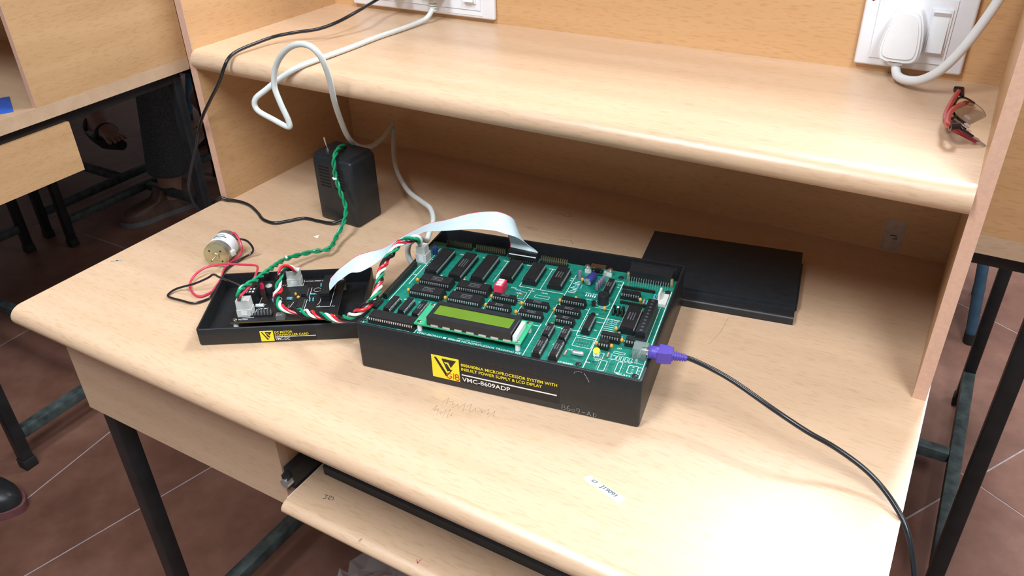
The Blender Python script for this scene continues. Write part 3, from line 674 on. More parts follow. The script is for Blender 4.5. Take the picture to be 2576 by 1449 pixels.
# --- integrated circuits in sockets
DIPL = {40: 51.5, 32: 41.0, 28: 36.5, 20: 25.4, 16: 20.2, 14: 18.8, 8: 9.8}
dip_cache = {}
def dip_meshes(n, wide):
    key = (n, wide)
    if key in dip_cache: return dip_cache[key]
    L = DIPL[n]; wd = 14.0 if wide else 6.6
    so = MB(MM); so.box(-0.4, -1.2, 0, L + 0.4, wd + 1.2, 4.4, 0.2, 0.2)
    bd = MB(MM)
    a = [(0, 0), (L, 0), (L, wd), (0, wd)]
    ins = 0.45
    v = [(x + (ins if x == 0 else -ins), y + (ins if y == 0 else -ins), 4.5) for x, y in a] + [(x, y, 6.4) for x, y in a] + [(x, y, 6.7) for x, y in a] + [(x + (ins if x == 0 else -ins), y + (ins if y == 0 else -ins), 8.6) for x, y in a]
    f = [(3, 2, 1, 0), (12, 13, 14, 15)]
    for k in range(3):
        for i in range(4): f.append((k * 4 + i, k * 4 + (i + 1) % 4, (k + 1) * 4 + (i + 1) % 4, (k + 1) * 4 + i))
    bd.add(v, f)
    bd.cyl((0.9, wd / 2, 8.58), (0.9, wd / 2, 8.64), 1.0, n=12)
    pn = MB(MM)
    m = n // 2; x0 = (L - (m - 1) * 2.54) / 2
    for i in range(m):
        x = x0 + i * 2.54
        for s, y in ((-1, 0.0), (1, wd)):
            ya, yb = sorted((y - s * 0.1, y + s * 0.85))
            pn.box(x - 0.72, ya, 5.9, x + 0.72, yb, 6.8)
            ya, yb = sorted((y + s * 0.45, y + s * 0.85))
            pn.box(x - 0.55, ya, 4.3, x + 0.55, yb, 5.95)
    o1 = bd.build('integrated_circuit', M['chip'], kit, angle=20); o2 = pn.build('pins', M['pin'], o1); o3 = so.build('socket', M['socket'], o1)
    r = (o1.data, o2.data, o3.data)
    for o in (o3, o2, o1): bpy.data.objects.remove(o, do_unlink=True)
    dip_cache[key] = r
    return r
PRN = {}
def chip(x, y, n, wide=False, vert=False, mark=0):
    b_, p_, s_ = dip_meshes(n, wide)
    wd = 14.0 if wide else 6.6
    o = link('integrated_circuit', b_, kit)
    if vert: o.location = ((x + wd) * MM, y * MM, BZ * MM); o.rotation_euler = (0, 0, math.pi / 2)
    else: o.location = (x * MM, y * MM, BZ * MM)
    link('pins', p_, o); link('socket', s_, o)
    if mark:
        mb = MB(MM); L = DIPL[n]; q = random.Random(mark)
        for row in range(3 if wide else 2):
            yy = wd * (0.62 if wide else 0.55) - row * (2.6 if wide else 2.1); xx = L * 0.36
            while xx < L * 0.68:
                ww = q.uniform(0.7, 1.3); mb.box(xx, yy, 8.6, xx + ww, yy + (1.5 if row == 0 else 1.0), 8.63); xx += ww + 0.5
        mb.build('marking', M['print'], o)
    return o
for x, y, n, wide, mk in ((13, 6.0, 40, 1, 0), (31.2, 88.3, 28, 1, 11), (31.0, 65.0, 28, 1, 12), (75.7, 88.6, 28, 1, 13), (76.2, 65.2, 28, 1, 14),
                          (120.5, 84, 20, 0, 21), (121, 65, 20, 0, 22), (157.3, 82.6, 20, 0, 23), (157.3, 63, 20, 0, 24), (192.6, 100.3, 20, 0, 0), (192.0, 81.5, 20, 0, 25), (197.5, 64.3, 14, 0, 26),
                          (249, 132.8, 16, 0, 0), (248.7, 51.7, 14, 0, 0), (250, 38.1, 8, 0, 0), (273.7, 51, 14, 0, 0)):
    chip(x, y, n, bool(wide), False, mk)
for x, y, n, wide, mk in ((27.3, 110.2, 40, 1, 0), (57, 109.2, 40, 1, 31), (82.6, 112.5, 40, 1, 0), (112.6, 124.6, 28, 1, 0), (139.6, 127, 28, 1, 0), (168.8, 127, 28, 1, 33),
                          (20.2, 24.6, 20, 0, 0), (36.4, 26.4, 20, 0, 0), (53.2, 25.6, 20, 0, 41), (193.1, 33.4, 16, 0, 42), (210.2, 33.6, 16, 0, 43), (193.8, 4.2, 20, 0, 44), (210.6, 4.4, 20, 0, 45), (228, 56.2, 20, 0, 0), (263, 69.8, 32, 1, 46), (229.8, 131, 20, 0, 47)):
    chip(x, y, n, bool(wide), True, mk)
# --- LCD module on four posts
lcd = MB(MM).box(65, 7.4, 64.4, 180, 47.2, 66).build('display_board', M['pcb_edge'], kit)
bz = MB(MM); bz.box(79.5, 8.2, 66, 170, 39.6, 74.6)
def frame(mb, x0, y0, x1, y1, a0, b0, a1, b1, z0, z1):
    mb.box(x0, y0, z0, x1, b0, z1); mb.box(x0, b1, z0, x1, y1, z1); mb.box(x0, b0, z0, a0, b1, z1); mb.box(a1, b0, z0, x1, b1, z1)
frame(bz, 79.5, 8.2, 170, 39.6, 83.4, 15.6, 165.8, 33.4, 74.6, 76.2)
bz.build('display_bezel', M['case_s'], lcd)
MB(MM).box(83.4, 15.6, 74.4, 165.8, 33.4, 75.2).build('display_screen', M['lcd'], lcd)
MB(MM).box(171.2, 10, 66, 175.2, 37, 72.2).build('backlight_bar', M['white'], lcd)
for x, y in ((69.5, 10.8), (176, 10.8), (69.5, 43.6), (176, 43.6)):
    MB(MM).cyl((x, y, BZ), (x, y, 64.4), 2.6, n=12).build('standoff', M['white'], lcd)
    s = MB(MM).lathe([(0, 2.4), (0.9, 2.2), (1.5, 1.2)], (x, y, 66), (0, 0, 1), 14).build('screw', M['chrome'], lcd)
    MB(MM).box(x - 1.7, y - 0.25, 67.3, x + 1.7, y + 0.25, 67.62).build('screw_slot', M['label_black'], lcd)
for k in range(7): MB(MM).box(84 + 13 * k, 7.5, 65.9, 92 + 13 * k, 8.3, 68).build('bezel_tab', M['tin'], lcd)
for k in range(16): MB(MM).cyl((69.5 + (k % 2) * 2.4, 15 + (k // 2) * 3.2, 66), (69.5 + (k % 2) * 2.4, 15 + (k // 2) * 3.2, 66.25), 0.6, n=8).build('solder_pad', M['tin'], lcd)
# --- headers, connectors
def header(x0, y0, nx, ny, pin_h, base_h=2.5, base=True, name='pin_header', lean=0.0, bm_='socket', p=2.54):
    o = MB(MM).box(x0 - 1.27, y0 - 1.27, BZ, x0 + (nx - 1) * p + 1.27, y0 + (ny - 1) * p + 1.27, BZ + (base_h if base else 0.3)).build(name, M[bm_], kit)
    mb = MB(MM)
    for i in range(nx):
        for j in range(ny):
            x = x0 + i * p; y = y0 + j * p
            mb.box(x - 0.32, y - 0.32, BZ, x + 0.32, y + 0.32, BZ + pin_h)
    mb.build('pins', M['gold'], o)
    return o
header(6.2, 53.2, 2, 29, 6.6, 6.2); header(5.2, 31.5, 2, 6, 4.0, 3.6)
header(24, 179.5, 13, 2, 8.5); header(62, 179.5, 15, 2, 8.5); header(144, 177, 13, 2, 9.0)
header(247.3, 154.2, 14, 1, 3.4, 3.0); header(252, 124.0, 11, 1, 3.4, 3.0)
for k in range(3):
    o = header(249.4 + k * 4.6, 99.5, 1, 3, 8.5); MB(MM).box(248.1 + k * 4.6, 100.5, BZ + 2.5, 250.7 + k * 4.6, 106, BZ + 8.6).build('jumper_cap', M['socket'], o)
    if k == 0: MB(MM).box(252.6, 101, BZ + 2.5, 254.6, 103, BZ + 9.5).build('white_marker', M['silk'], o)
tb = MB(MM).box(281, 58, BZ, 292, 120, 70.5, 0.6, 0.2); tb.box(283.2, 57.6, 60, 290, 58.2, 68)
tb = tb.build('terminal_block', M['case'], kit)
for k in range(10): MB(MM).cyl((286.5, 61.5 + 6.1 * k, 70.4), (286.5, 61.5 + 6.1 * k, 70.75), 1.6, n=10).build('terminal_screw', M['dull_screw'], tb)
# white power connector at the left, with a plug in it
pc = MB(MM); pc.box(4.4, 133.5, BZ, 17.6, 147, BZ + 11); pc.box(5.0, 134.2, BZ + 11, 16.6, 145.5, BZ + 21, 0.4, 0.4)
pc = pc.build('power_connector', M['connector'], kit)
MB(MM).box(8, 133.2, BZ + 2, 14, 133.6, BZ + 10).build('locking_ramp', M['white'], pc)
wcn = MB(MM).box(287.6, 130.5, BZ, 297.4, 152, BZ + 3.2); wcn.box(287.6, 136, BZ + 3.2, 290, 152, BZ + 11, 0.2, 1.5); wcn.build('white_connector', M['connector'], kit)
rs = MB(MM).box(115.8, 99.5, BZ, 125.6, 114.5, BZ + 10.2, 0.2, 0.2).build('dip_switch', M['sw_red'], kit)
for k in range(4): MB(MM).box(117.6, 101.2 + 3.3 * k, BZ + 10.2, 123.8, 102.9 + 3.3 * k, BZ + 10.6 + (0.9 if k % 2 else 0.2)).build('switch_lever', M['w_white'], rs)
# nine-way and 25-way sockets on the back edge
d9 = MB(MM); d9.box(197.5, 172.5, BZ, 228.5, 177, BZ + 4); d9 = d9.build('serial_connector', M['connector'], kit)
sh = MB(MM); sh.prism([(204.5, BZ + 11), (221.5, BZ + 11), (219.7, BZ + 2.5), (206.3, BZ + 2.5)], lambda a, b, d: (a, d, b), 169.0, 177.0); sh.build('metal_shell', M['chrome'], d9)
MB(MM).prism([(206, BZ + 9.6), (220, BZ + 9.6), (218.6, BZ + 4.2), (207.4, BZ + 4.2)], lambda a, b, d: (a, d, b), 168.8, 169.1).build('socket_face', M['label_black'], d9)
for k in range(3): MB(MM).cyl((209 + 4 * k, 168.4, BZ + 7), (209 + 4 * k, 168.9, BZ + 7), 1.1, n=8).build('contact', M['chrome'], d9)
for x in (199.8, 226.2): MB(MM).lathe([(0, 3.0), (3, 3.2), (5, 3.2), (6.5, 1.6)], (x, 176, BZ + 3), (0, -0.25, 1), 12).build('jack_screw', M['chrome'], d9)
d25 = MB(MM); d25.box(248.2, 171.5, BZ, 295, 190, BZ + 12.5); d25.box(246, 188, BZ + 1, 297.4, 190.5, BZ + 13.5)
d25 = d25.build('parallel_connector', M['case'], kit)
for x in (246.2, 294.2):
    br = MB(MM); br.box(x, 170.5, BZ, x + 3.4, 173.2, BZ + 10.5, 0.2, 0.2); br.lathe([(0, 1.3), (5, 1.6), (7, 0.8)], (x + 1.7, 169.8, BZ + 2.5), (0, 0, 1), 10)
    br.build('bracket', M['brass'], d25)
mb = MB(MM)
for k in range(17): mb.tube([(249.5 + 2.7 * k, 171.6, BZ + 5), (249.5 + 2.7 * k, 168.6, BZ + 4.6), (249.5 + 2.7 * k, 167.8, BZ)], 0.35, 5)
mb.build('pins', M['pin'], d25)
# insulated plug body for the ribbon at the back edge
header(108.8, 170.6, 13, 2, 5)
# keyboard socket
ps = MB(MM).rbox(284.6, 32, BZ, 298.4, 46, BZ + 13, 0.8).build('keyboard_socket', M['ps2'], kit)
MB(MM).cyl((291, 35, BZ + 3), (291, 43, BZ + 3), 2.2, n=10).build('contact', M['tin'], ps)
MB(MM).lathe([(0, 1.8), (1.5, 1.2)], (290, 30.5, BZ), (0, 0, 1), 10).build('solder_blob', M['pin'], ps)
# --- small components
bead = MB(MM).lathe([(0, 0.7), (1.2, 1.7), (2.8, 1.9), (4.2, 1.2), (4.8, 0.3)], (0, 0, 1.6), (0, 0, 1), 10)
bead.cyl((-0.6, 0, 0), (-0.5, 0, 2.4), 0.28, n=6); bead.cyl((0.6, 0, 0), (0.5, 0, 2.4), 0.28, n=6)
first = None
BEADS = [(49.6, 107), (26.5, 93), (26.5, 70.5), (77.3, 107.5), (102.5, 106.5), (118, 87.5), (118.4, 69.5), (153.4, 85), (153.2, 67.5), (71.5, 69), (190, 84.5), (190.2, 103), (196, 57.5), (205, 112.5), (226.8, 125), (239, 103), (270.5, 131), (259.5, 71), (269.8, 53.5), (262.5, 41), (247.6, 41), (201, 151)]
for x, y in BEADS:
    if first is None: first = bead.build('bead_capacitor', M['cap_yellow'], kit); o = first
    else: o = link('bead_capacitor', first.data, kit)
    o.location = (x * MM, y * MM, BZ * MM); o.rotation_euler = (0, 0, random.uniform(-0.6, 0.6))
cb = MB(MM).lathe([(0, 4.6), (0.6, 5.0), (13, 5.0), (13.6, 4.6)], (208.2, 145.5, BZ + 5.6), (0.32, 1, 0.12), 20).build('electrolytic_capacitor', M['cap_blue'], kit)
MB(MM).lathe([(0, 4.5), (0.25, 4.0)], (208.1, 145.2, BZ + 5.57), (-0.32, -1, -0.12), 20).build('capacitor_end', M['tin'], cb)
o = MB(MM).lathe([(0, 3.0), (9, 3.2), (10.5, 2.7)], (17.5, 158, BZ), (0.1, -0.1, 1), 16).build('electrolytic_capacitor', M['cap_blue'], kit)
o = MB(MM).lathe([(0, 2.3), (9.5, 2.4), (10.5, 2.0)], (196.2, 158, BZ), (0, 0, 1), 14).build('electrolytic_capacitor', M['cap_grey'], kit)
for k in range(4): MB(MM).rbox(219.4 + 1.0 * k, 137 + 5.2 * k, BZ + 1, 222.6 + 1.0 * k, 140.4 + 5.2 * k, BZ + 10.5, 0.8).build('film_capacitor', M['cap_grey'], kit)
bzr = MB(MM).lathe([(0, 5.4), (0.8, 6.1), (11.2, 6.1), (12, 5.6)], (233.5, 118.2, BZ), (0, 0, 1), 28).build('buzzer', M['case_s'], kit)
MB(MM).cyl((233.5, 118.2, BZ + 11.95), (233.5, 118.2, BZ + 12.1), 1.0, n=12).build('sound_hole', M['label_black'], bzr)
for x, y in ((226, 108), (231.5, 86)): MB(MM).prism([(-2.2, -1.4), (2.2, -1.4), (2.2, 0.4), (1.2, 1.7), (-1.2, 1.7), (-2.2, 0.4)], lambda a, b, d: (x + a, y + b, d), BZ + 2, BZ + 7).build('transistor', M['chip'], kit)
tr_ = MB(MM).lathe([(0, 3.2), (2.0, 3.6), (3.2, 3.4)], (251.2, 29.5, BZ + 2.2), (-0.1, -0.55, 1), 18).build('trimmer', M['trim_yellow'], kit)
MB(MM).box(248.2, 25.5, BZ, 254.2, 31.5, BZ + 3.0).build('trimmer_base', M['white'], tr_)
MB(MM).rbox(228, 18.6, BZ + 0.5, 240.4, 23.6, BZ + 5, 2.0, 3).build('crystal', M['tin'], kit)
o = MB(MM).rbox(262.5, 60.5, BZ + 0.6, 265.5, 68, BZ + 4, 1.0, 2).build('crystal', M['tin'], kit)
res = MB(MM).lathe([(0, 0.25), (1.4, 0.3), (1.5, 1.0), (2.2, 1.1), (3.4, 0.85), (5.2, 0.85), (6.4, 1.1), (7.1, 1.0), (7.2, 0.3), (8.6, 0.25)], (0, -4.3, 1.1), (0, 1, 0), 8)
r1 = None
for x, y, m_, rz in ((262, 30, 'tan', 0), (265.5, 29, 'blue', 0), (222, 130, 'blue', 1.57), (214, 130, 'blue', 1.57), (218, 118, 'blue', 1.57), (282.5, 147, 'blue', 0), (285, 147, 'blue', 0), (274, 133, 'tan', 0), (277.5, 132, 'blue', 0), (143, 106, 'tan', 1.57), (140, 112, 'blue', 1.57), (196, 140, 'blue', 0), (199.5, 140, 'blue', 0), (203, 140, 'blue', 0), (268, 60, 'blue', 0), (273, 60, 'blue', 0), (222, 20, 'tan', 0), (216, 14, 'blue', 0), (247, 84, 'blue', 0), (252, 84, 'blue', 0), (257, 84, 'blue', 0)):
    o = res.build('resistor', M['resistor_' + m_], kit, loc=(x * MM, y * MM, BZ * MM)); o.rotation_euler = (0, 0, rz)
for x, y in ((5.6, 9.0), (239.2, 7.4), (294.0, 7.0), (294.6, 160), (239.4, 173.5)):
    s = MB(MM).lathe([(0, 3.1), (1.0, 3.0), (1.8, 1.8)], (x, y, BZ), (0, 0, 1), 16).build('screw', M['case_s'], kit)
    MB(MM).box(x - 2.0, y - 0.3, BZ + 1.55, x + 2.0, y + 0.3, BZ + 1.84).build('screw_slot', M['label_black'], s)
pads = MB(MM)
for k in range(12):
    for x in (256.2, 266): pads.cyl((x, 6 + k * 1.9, BZ), (x, 6 + k * 1.9, BZ + 0.1), 0.55, n=8)
for k in range(5):
    for x in (272, 281): pads.cyl((x, 8 + k * 3.4, BZ), (x, 8 + k * 3.4, BZ + 0.1), 0.5, n=8)
for k in range(3): pads.cyl((289.5, 12 + 4 * k, BZ), (289.5, 12 + 4 * k, BZ + 0.1), 1.1, n=10)
for k in range(10): pads.cyl((228 + (k % 5) * 2.8, 39 + (k // 5) * 5.5, BZ), (228 + (k % 5) * 2.8, 39 + (k // 5) * 5.5, BZ + 0.1), 0.8, n=8)
tag(pads.build('solder_pads', M['tin'], board), kind='stuff')
text_mesh('O.K', 'handwriting', M['label_black'], board, (246 * MM, 14.5 * MM, BZ * MM), (1, 0, 0), (0, 1, 0), w=7 * MM, h=2.6 * MM, depth=0.00009)
# --- front label with logo, print and handwriting
lab = MB(MM).box(85.4, -0.25, 8.6, 222.5, 0.2, 37.5).build('front_label', M['label_black'], kit)
lg = MB(MM).box(85.6, -0.45, 8.8, 116.2, -0.2, 37.2).build('logo', M['yellow'], lab)
def logo_marks(parent, x0, z0, w, h, y, s=MM):
    """black triangle outline, slanted bars and a solid corner on the yellow square"""
    def P(poly): MB(s).prism([(x0 + a * w, z0 + c * h) for a, c in poly], lambda a, c, d: (a, d, c), y - 0.12, y + 0.05).build('logo_stroke', M['black_print'], parent)
    P([(0.07, 0.93), (0.14, 0.94), (0.20, 0.88), (0.57, 0.17), (0.53, 0.10), (0.48, 0.11)])
    P([(0.50, 0.10), (0.57, 0.17), (0.78, 0.50), (0.70, 0.44)])
    P([(0.36, 0.92), (0.92, 0.92), (0.70, 0.55), (0.62, 0.78), (0.45, 0.78)])
    P([(0.36, 0.92), (0.45, 0.78), (0.64, 0.40), (0.56, 0.36)])
    P([(0.50, 0.70), (0.55, 0.72), (0.70, 0.44), (0.66, 0.36)])
logo_marks(lg, 86.5, 9.6, 29, 27, -0.45)
fx, fz = Vector((1, 0, 0)), Vector((0, 0, 1))
def ftext(s, x, z, w, h, m, par, y=-0.25, skew=0.0):
    return text_mesh(s, 'lettering', m, par, (x * MM, y * MM, z * MM), fx, fz, w=w * MM, h=h * MM, depth=0.0001, skew=skew, bold=0.012)
ftext('8086/8086A MICROPROCESSOR SYSTEM WITH', 118.3, 29.6, 102, 3.6, M['yellow'], lab)
ftext('INBUILT POWER SUPPLY & LCD DIPLAY', 118.3, 24.2, 86.5, 3.6, M['yellow'], lab)
MB(MM).box(118.6, -0.4, 18.0, 220, -0.2, 19.4).build('white_rule', M['white_print'], lab)
ftext('VMC-8609ADP', 118.6, 10.6, 52.5, 5.2, M['white_print'], lab)
def circ(cx, cz, rx, rz_, a0=0, a1=360, n=14): return [(cx + rx * math.cos(math.radians(a0 + (a1 - a0) * k / n)), cz + rz_ * math.sin(math.radians(a0 + (a1 - a0) * k / n))) for k in range(n + 1)]
mm_ = lambda P: [[(a * MM, c * MM) for a, c in p] for p in P]
strokes('handwriting', mm_([circ(3, 4, 2.8, 3.4, 40, 330) + [(5.6, 3.4), (3.4, 3.6)], [(7.6, 0.8), (8.2, 8)], circ(11.6, 5.8, 1.7, 1.7), circ(11.8, 2.2, 2.1, 2.0)]), M['red_ink'], lg, (101.5 * MM, -0.62 * MM, 10.2 * MM), fx, fz, 0.0009)
strokes('handwriting', mm_([circ(3, 5.2, 1.5, 1.4), circ(3, 2.2, 1.9, 1.7), [(8.6, 7), (6.9, 4.6), (6.6, 2)] + circ(8.2, 2.2, 1.6, 1.5, 160, 520), circ(13.0, 2.4, 1.5, 1.6), circ(18.0, 4.4, 1.5, 1.7) + [(19.3, 2.0), (17.8, -0.6)], [(22, 2.6), (25, 2.6)], [(27, 0.2), (29, 5), (31, 0.2)], [(27.8, 2), (30.2, 2)], [(33.5, 0), (33.5, 5)] + circ(33.8, 2.5, 2.6, 2.5, 90, -90)]),
        M['chalk'], kit, (224 * MM, -0.1 * MM, 2.2 * MM), fx, fz, 0.00055)
strokes('scratch', mm_([circ(4, 0, 5, 4, 170, 60), [(9, 3), (11, 0), (14, -6)]]), M['chalk'], kit, (238 * MM, -0.1 * MM, 50 * MM), fx, fz, 0.0006)
for x, y in ((22, 6), (280, 6)):
    MB(MM).cyl((x, y + 6, -0.0), (x, y + 6, 0.4), 5, n=14).build('foot', M['rubber'], kit)

# ------------------------------------------------------------------ DC motor controller card in its tray
TA = math.radians(32.8)
tray = thing('motor_controller_card', 'black motor controller card in a shallow black tray', 'circuit card', (0.2565, -0.2820, ZD), TA)
MB(MM).add(*open_box(183.5, 121.5, 22.0, 2.4, 2.2, 2.6)).build('tray', M['case'], tray, angle=50)
PZ = 16.0
cbm = MB(MM).box(32, 20.5, PZ - 1.6, 152, 109, PZ - 0.15); cb_ = cbm.build('board_core', M['fr4'], tray)
cbd = MB(MM).box(32.05, 20.55, PZ - 0.3, 151.95, 108.95, PZ).build('circuit_board', M['pcb_black'], tray)
for x, y in ((36, 25), (148, 25), (36, 104), (148, 104)):
    MB(MM).cyl((x, y, 2.2), (x, y, PZ - 1.6), 3.0, n=12).build('standoff', M['white'], tray)
    MB(MM).lathe([(0, 2.6), (1.0, 2.5), (1.8, 1.3)], (x, y, PZ), (0, 0, 1), 14).build('screw', M['chrome'], tray)
def nylon(x, y, w, d, h, nm):
    b = MB(MM).box(x, y, PZ, x + w, y + d, PZ + 9); b.box(x + 0.5, y + 0.6, PZ + 9, x + w - 0.5, y + d - 0.6, PZ + h, 0.3, 0.3)
    o = b.build(nm, M['connector'], tray)
    MB(MM).box(x + w * 0.3, y - 0.4, PZ + 2, x + w * 0.7, y + 0.1, PZ + 7).build('locking_ramp', M['white'], o)
nylon(38, 31, 17, 13, 21, 'screw_terminal_plug'); nylon(83, 94, 17, 11, 20, 'power_connector')
re = MB(MM).box(40.5, 58, PZ, 54.5, 76, PZ + 14.5).build('relay', M['chip'], tray)
for k in range(6): MB(MM).box(42.5 + 3.8 * (k % 3), 60.5 + 6 * (k // 3), PZ + 14.5, 44.6 + 3.8 * (k % 3), 63.5 + 6 * (k // 3), PZ + 14.56).build('relay_print', M['silk'], re)
MB(MM).lathe([(0, 2.4), (5.5, 2.4), (7.5, 1.6), (8.2, 0.4)], (53, 92, PZ), (0, 0, 1), 14).build('indicator_led', M['sw_red'], tray)
ec = MB(MM).lathe([(0, 4.6), (0.6, 5.0), (12, 5.0), (12.6, 4.6)], (65.5, 77.5, PZ), (0.05, -0.08, 1), 22).build('electrolytic_capacitor', M['case_s'], tray)
MB(MM).cyl((66.1, 76.5, PZ + 12.5), (66.12, 76.46, PZ + 12.8), 3.9, n=20).build('capacitor_top', M['tin'], ec)
MB(MM).lathe([(0, 2.2), (6, 2.2), (6.6, 1.8)], (72.5, 71, PZ), (0, 0, 1), 12).build('electrolytic_capacitor', M['tin'], tray)
def flat_chip(x, y, w, d):
    o = MB(MM).box(x, y, PZ + 0.6, x + w, y + d, PZ + 4.2, 0.3, 0.3).build('integrated_circuit', M['chip'], tray)
    mb = MB(MM)
    for k in range(int(d / 2.54)):
        for xx in (x - 0.5, x + w): mb.box(xx, y + 1 + 2.54 * k, PZ, xx + 0.5, y + 2.2 + 2.54 * k, PZ + 2.4)
    mb.build('pins', M['pin'], o)
flat_chip(103.5, 68, 7, 20); flat_chip(103, 40, 7, 21); flat_chip(86, 40, 7, 12)
ih = MB(MM).box(130, 56, PZ, 139.5, 97, PZ + 7.5).build('ribbon_header', M['socket'], tray)
hp = MB(MM)
for k in range(7):
    for j in range(2): hp.box(54 + 3.6 * k, 31 + 3.2 * j, PZ, 54.6 + 3.6 * k, 31.6 + 3.2 * j, PZ + 7)
o = MB(MM).box(52.8, 30, PZ, 77.6, 36, PZ + 1.6).build('pin_header', M['socket'], tray); hp.build('pins', M['pin'], o)
tp = MB(MM).box(83.5, 21.8, PZ, 93.5, 29.5, PZ + 5.2, 0.3, 0.3).build('trimmer', M['tin'], tray); MB(MM).cyl((88.5, 25.6, PZ + 5.2), (88.5, 25.6, PZ + 5.7), 1.6, n=12).build('trimmer_screw', M['brass'], tp)
MB(MM).lathe([(0, 0.8), (1.5, 1.9), (3, 1.9), (4.4, 0.5)], (101.5, 64.5, PZ), (0, 0, 1), 12).build('bead_capacitor', M['cap_yellow'], tray)
MB(MM).lathe([(0, 0.8), (1.5, 1.5), (3, 1.5), (4.4, 0.5)], (97, 72, PZ), (0, 0, 1), 12).build('bead_capacitor', M['cap_yellow'], tray)
for x, y, m_, rz in ((91, 66, 'blue', 1.45), (91, 63, 'blue', 1.45), (117.5, 72, 'blue', 1.5), (115.5, 60, 'blue', 0.1), (119.5, 60, 'blue', 0.1), (124, 92, 'blue', 0.1), (72, 62, 'blue', 0.4), (73, 84, 'blue', 0.4), (62, 92, 'blue', 1.5)):
    o = res.build('resistor', M['resistor_' + m_], tray, loc=(x * MM, y * MM, PZ * MM)); o.rotation_euler = (0, 0, rz)
MB(MM).lathe([(0, 2.2), (9, 2.2)], (55, 50, PZ + 2.4), (1, 0, 0), 12).build('white_resistor', M['white'], tray)
s2 = MB(MM)
def pl2(*pts, w=0.45):
    for p, q in zip(pts, pts[1:]): s2.line(p, q, w, PZ)
pl2((57, 71), (57, 52), (50, 52)); pl2((101.5, 94), (101.5, 107)); pl2((82, 93.5), (101, 93.5), (101, 97)); pl2((113.5, 88), (113.5, 66)); pl2((112, 62), (112, 38), (110, 36)); pl2((128, 99), (128, 54), (126, 50)); pl2((141.5, 97), (141.5, 45), (128.5, 45), (128.5, 48)); pl2((56.5, 47), (56.5, 38), (55, 38)); pl2((56.5, 36), (56.5, 28.5), (44, 28.5)); pl2((97, 58), (94, 46))
for cx, cy, r in ((120.8, 83, 4.3), (73, 86.5, 3.4), (78, 66, 3.4)):
    for k in range(16): s2.line((cx + r * math.cos(k * math.pi / 8), cy + r * math.sin(k * math.pi / 8)), (cx + r * math.cos((k + 1) * math.pi / 8), cy + r * math.sin((k + 1) * math.pi / 8)), 0.4, PZ)
tag(s2.build('silkscreen', M['silk'], cbd), kind='stuff')
def ttext(s, x, y, w, h): return text_mesh(s, 'lettering', M['silk'], cbd, (x * MM, y * MM, PZ * MM), (1, 0, 0), (0, 1, 0), w=w * MM, h=h * MM, depth=0.00008, skew=0.15)
ttext('MOTOR SPEED DC', 101.5, 102.6, 26, 2.2); ttext('MOTOR', 39.5, 24.5, 11, 2.2); ttext('12V AC', 57.5, 45.5, 12, 2.4); ttext('RELAY', 55, 53.5, 10, 2.0); ttext('A0', 125, 44.5, 3.6, 1.8); ttext('A6', 143, 44.5, 3.6, 1.8); ttext('5V', 76, 95.5, 5, 2.4)
lab2 = MB(MM).box(69.4, -0.2, 2.6, 131.2, 0.2, 16.6).build('front_label', M['label_black'], tray)
lg2 = MB(MM).box(69.5, -0.4, 2.7, 84.2, -0.15, 16.5).build('logo', M['yellow'], lab2)
logo_marks(lg2, 69.9, 3.1, 13.9, 13, -0.4)
ftext('DC MOTOR', 85.6, 12.6, 20, 2.9, M['yellow'], lab2, -0.2); ftext('CONTROLLER CARD', 85.6, 8.9, 37.5, 2.9, M['yellow'], lab2, -0.2)
MB(MM).box(85.4, -0.32, 7.3, 131, -0.15, 8.0).build('white_rule', M['white_print'], lab2); ftext('VMC-DC', 85.3, 3.4, 16.2, 3.2, M['white_print'], lab2, -0.2)

# ------------------------------------------------------------------ ribbon cable between the card and the kit
def strip_mesh(name, A, B, m, parent, o, rows=26, th=0.0009):
    """flat cable: ruled sheet between two edge lines, with a ribbed section"""
    A = spline(A, 6); B = spline(B, 6); o = Vector(o); n = len(A); v = []; f = []
    for i in range(n):
        t = (A[min(i + 1, n - 1)] + B[min(i + 1, n - 1)] - A[max(i - 1, 0)] - B[max(i - 1, 0)]).normalized()
        w_ = (B[i] - A[i]); nn = w_.cross(t).normalized()
        top = []; bot = []
        for k in range(rows + 1):
            p = A[i].lerp(B[i], k / rows) - o; b_ = (th / 2) * (1.0 if k % 2 else 0.55)
            top.append(p + nn * b_); bot.append(p - nn * b_)
        v += [tuple(q) for q in top + bot[::-1]]
    m_ = 2 * (rows + 1)
    for i in range(n - 1):
        for k in range(m_): f.append((i * m_ + k, i * m_ + (k + 1) % m_, (i + 1) * m_ + (k + 1) % m_, (i + 1) * m_ + k))
    f.append(tuple(range(m_))); f.append(tuple(range((n - 1) * m_, n * m_)))
    mb = MB(); mb.v = v; mb.f = f
    return mb.build(name, m, parent, angle=75), A
K0 = Vector((0.4417, -0.2237, ZD)); kex = Vector((math.cos(KA), math.sin(KA), 0)); key_ = Vector((-math.sin(KA), math.cos(KA), 0))
kp = lambda x, y, z: tuple(K0 + kex * (x * MM) + key_ * (y * MM) + Vector((0, 0, z * MM)))
RA = [kp(107.5, 173, 67), kp(105.5, 179, 74), (0.5095, -0.0222, 0.8315), (0.5139, -0.0145, 0.8426), (0.5133, -0.0203, 0.8529), (0.5045, -0.0274, 0.8600), (0.4900, -0.0300, 0.8600), (0.461, -0.0280, 0.8495), (0.4386, -0.0427, 0.8428), (0.4153, -0.0497, 0.8351), (0.3984, -0.056, 0.8253), (0.387, -0.0711, 0.8189), (0.3721, -0.0854, 0.8084), (0.3595, -0.0996, 0.8063), (0.3499, -0.1129, 0.8039), (0.333, -0.1228, 0.789), (0.3272, -0.1299, 0.7816), (0.3221, -0.1355, 0.7745), (0.3180, -0.1395, 0.7715)]
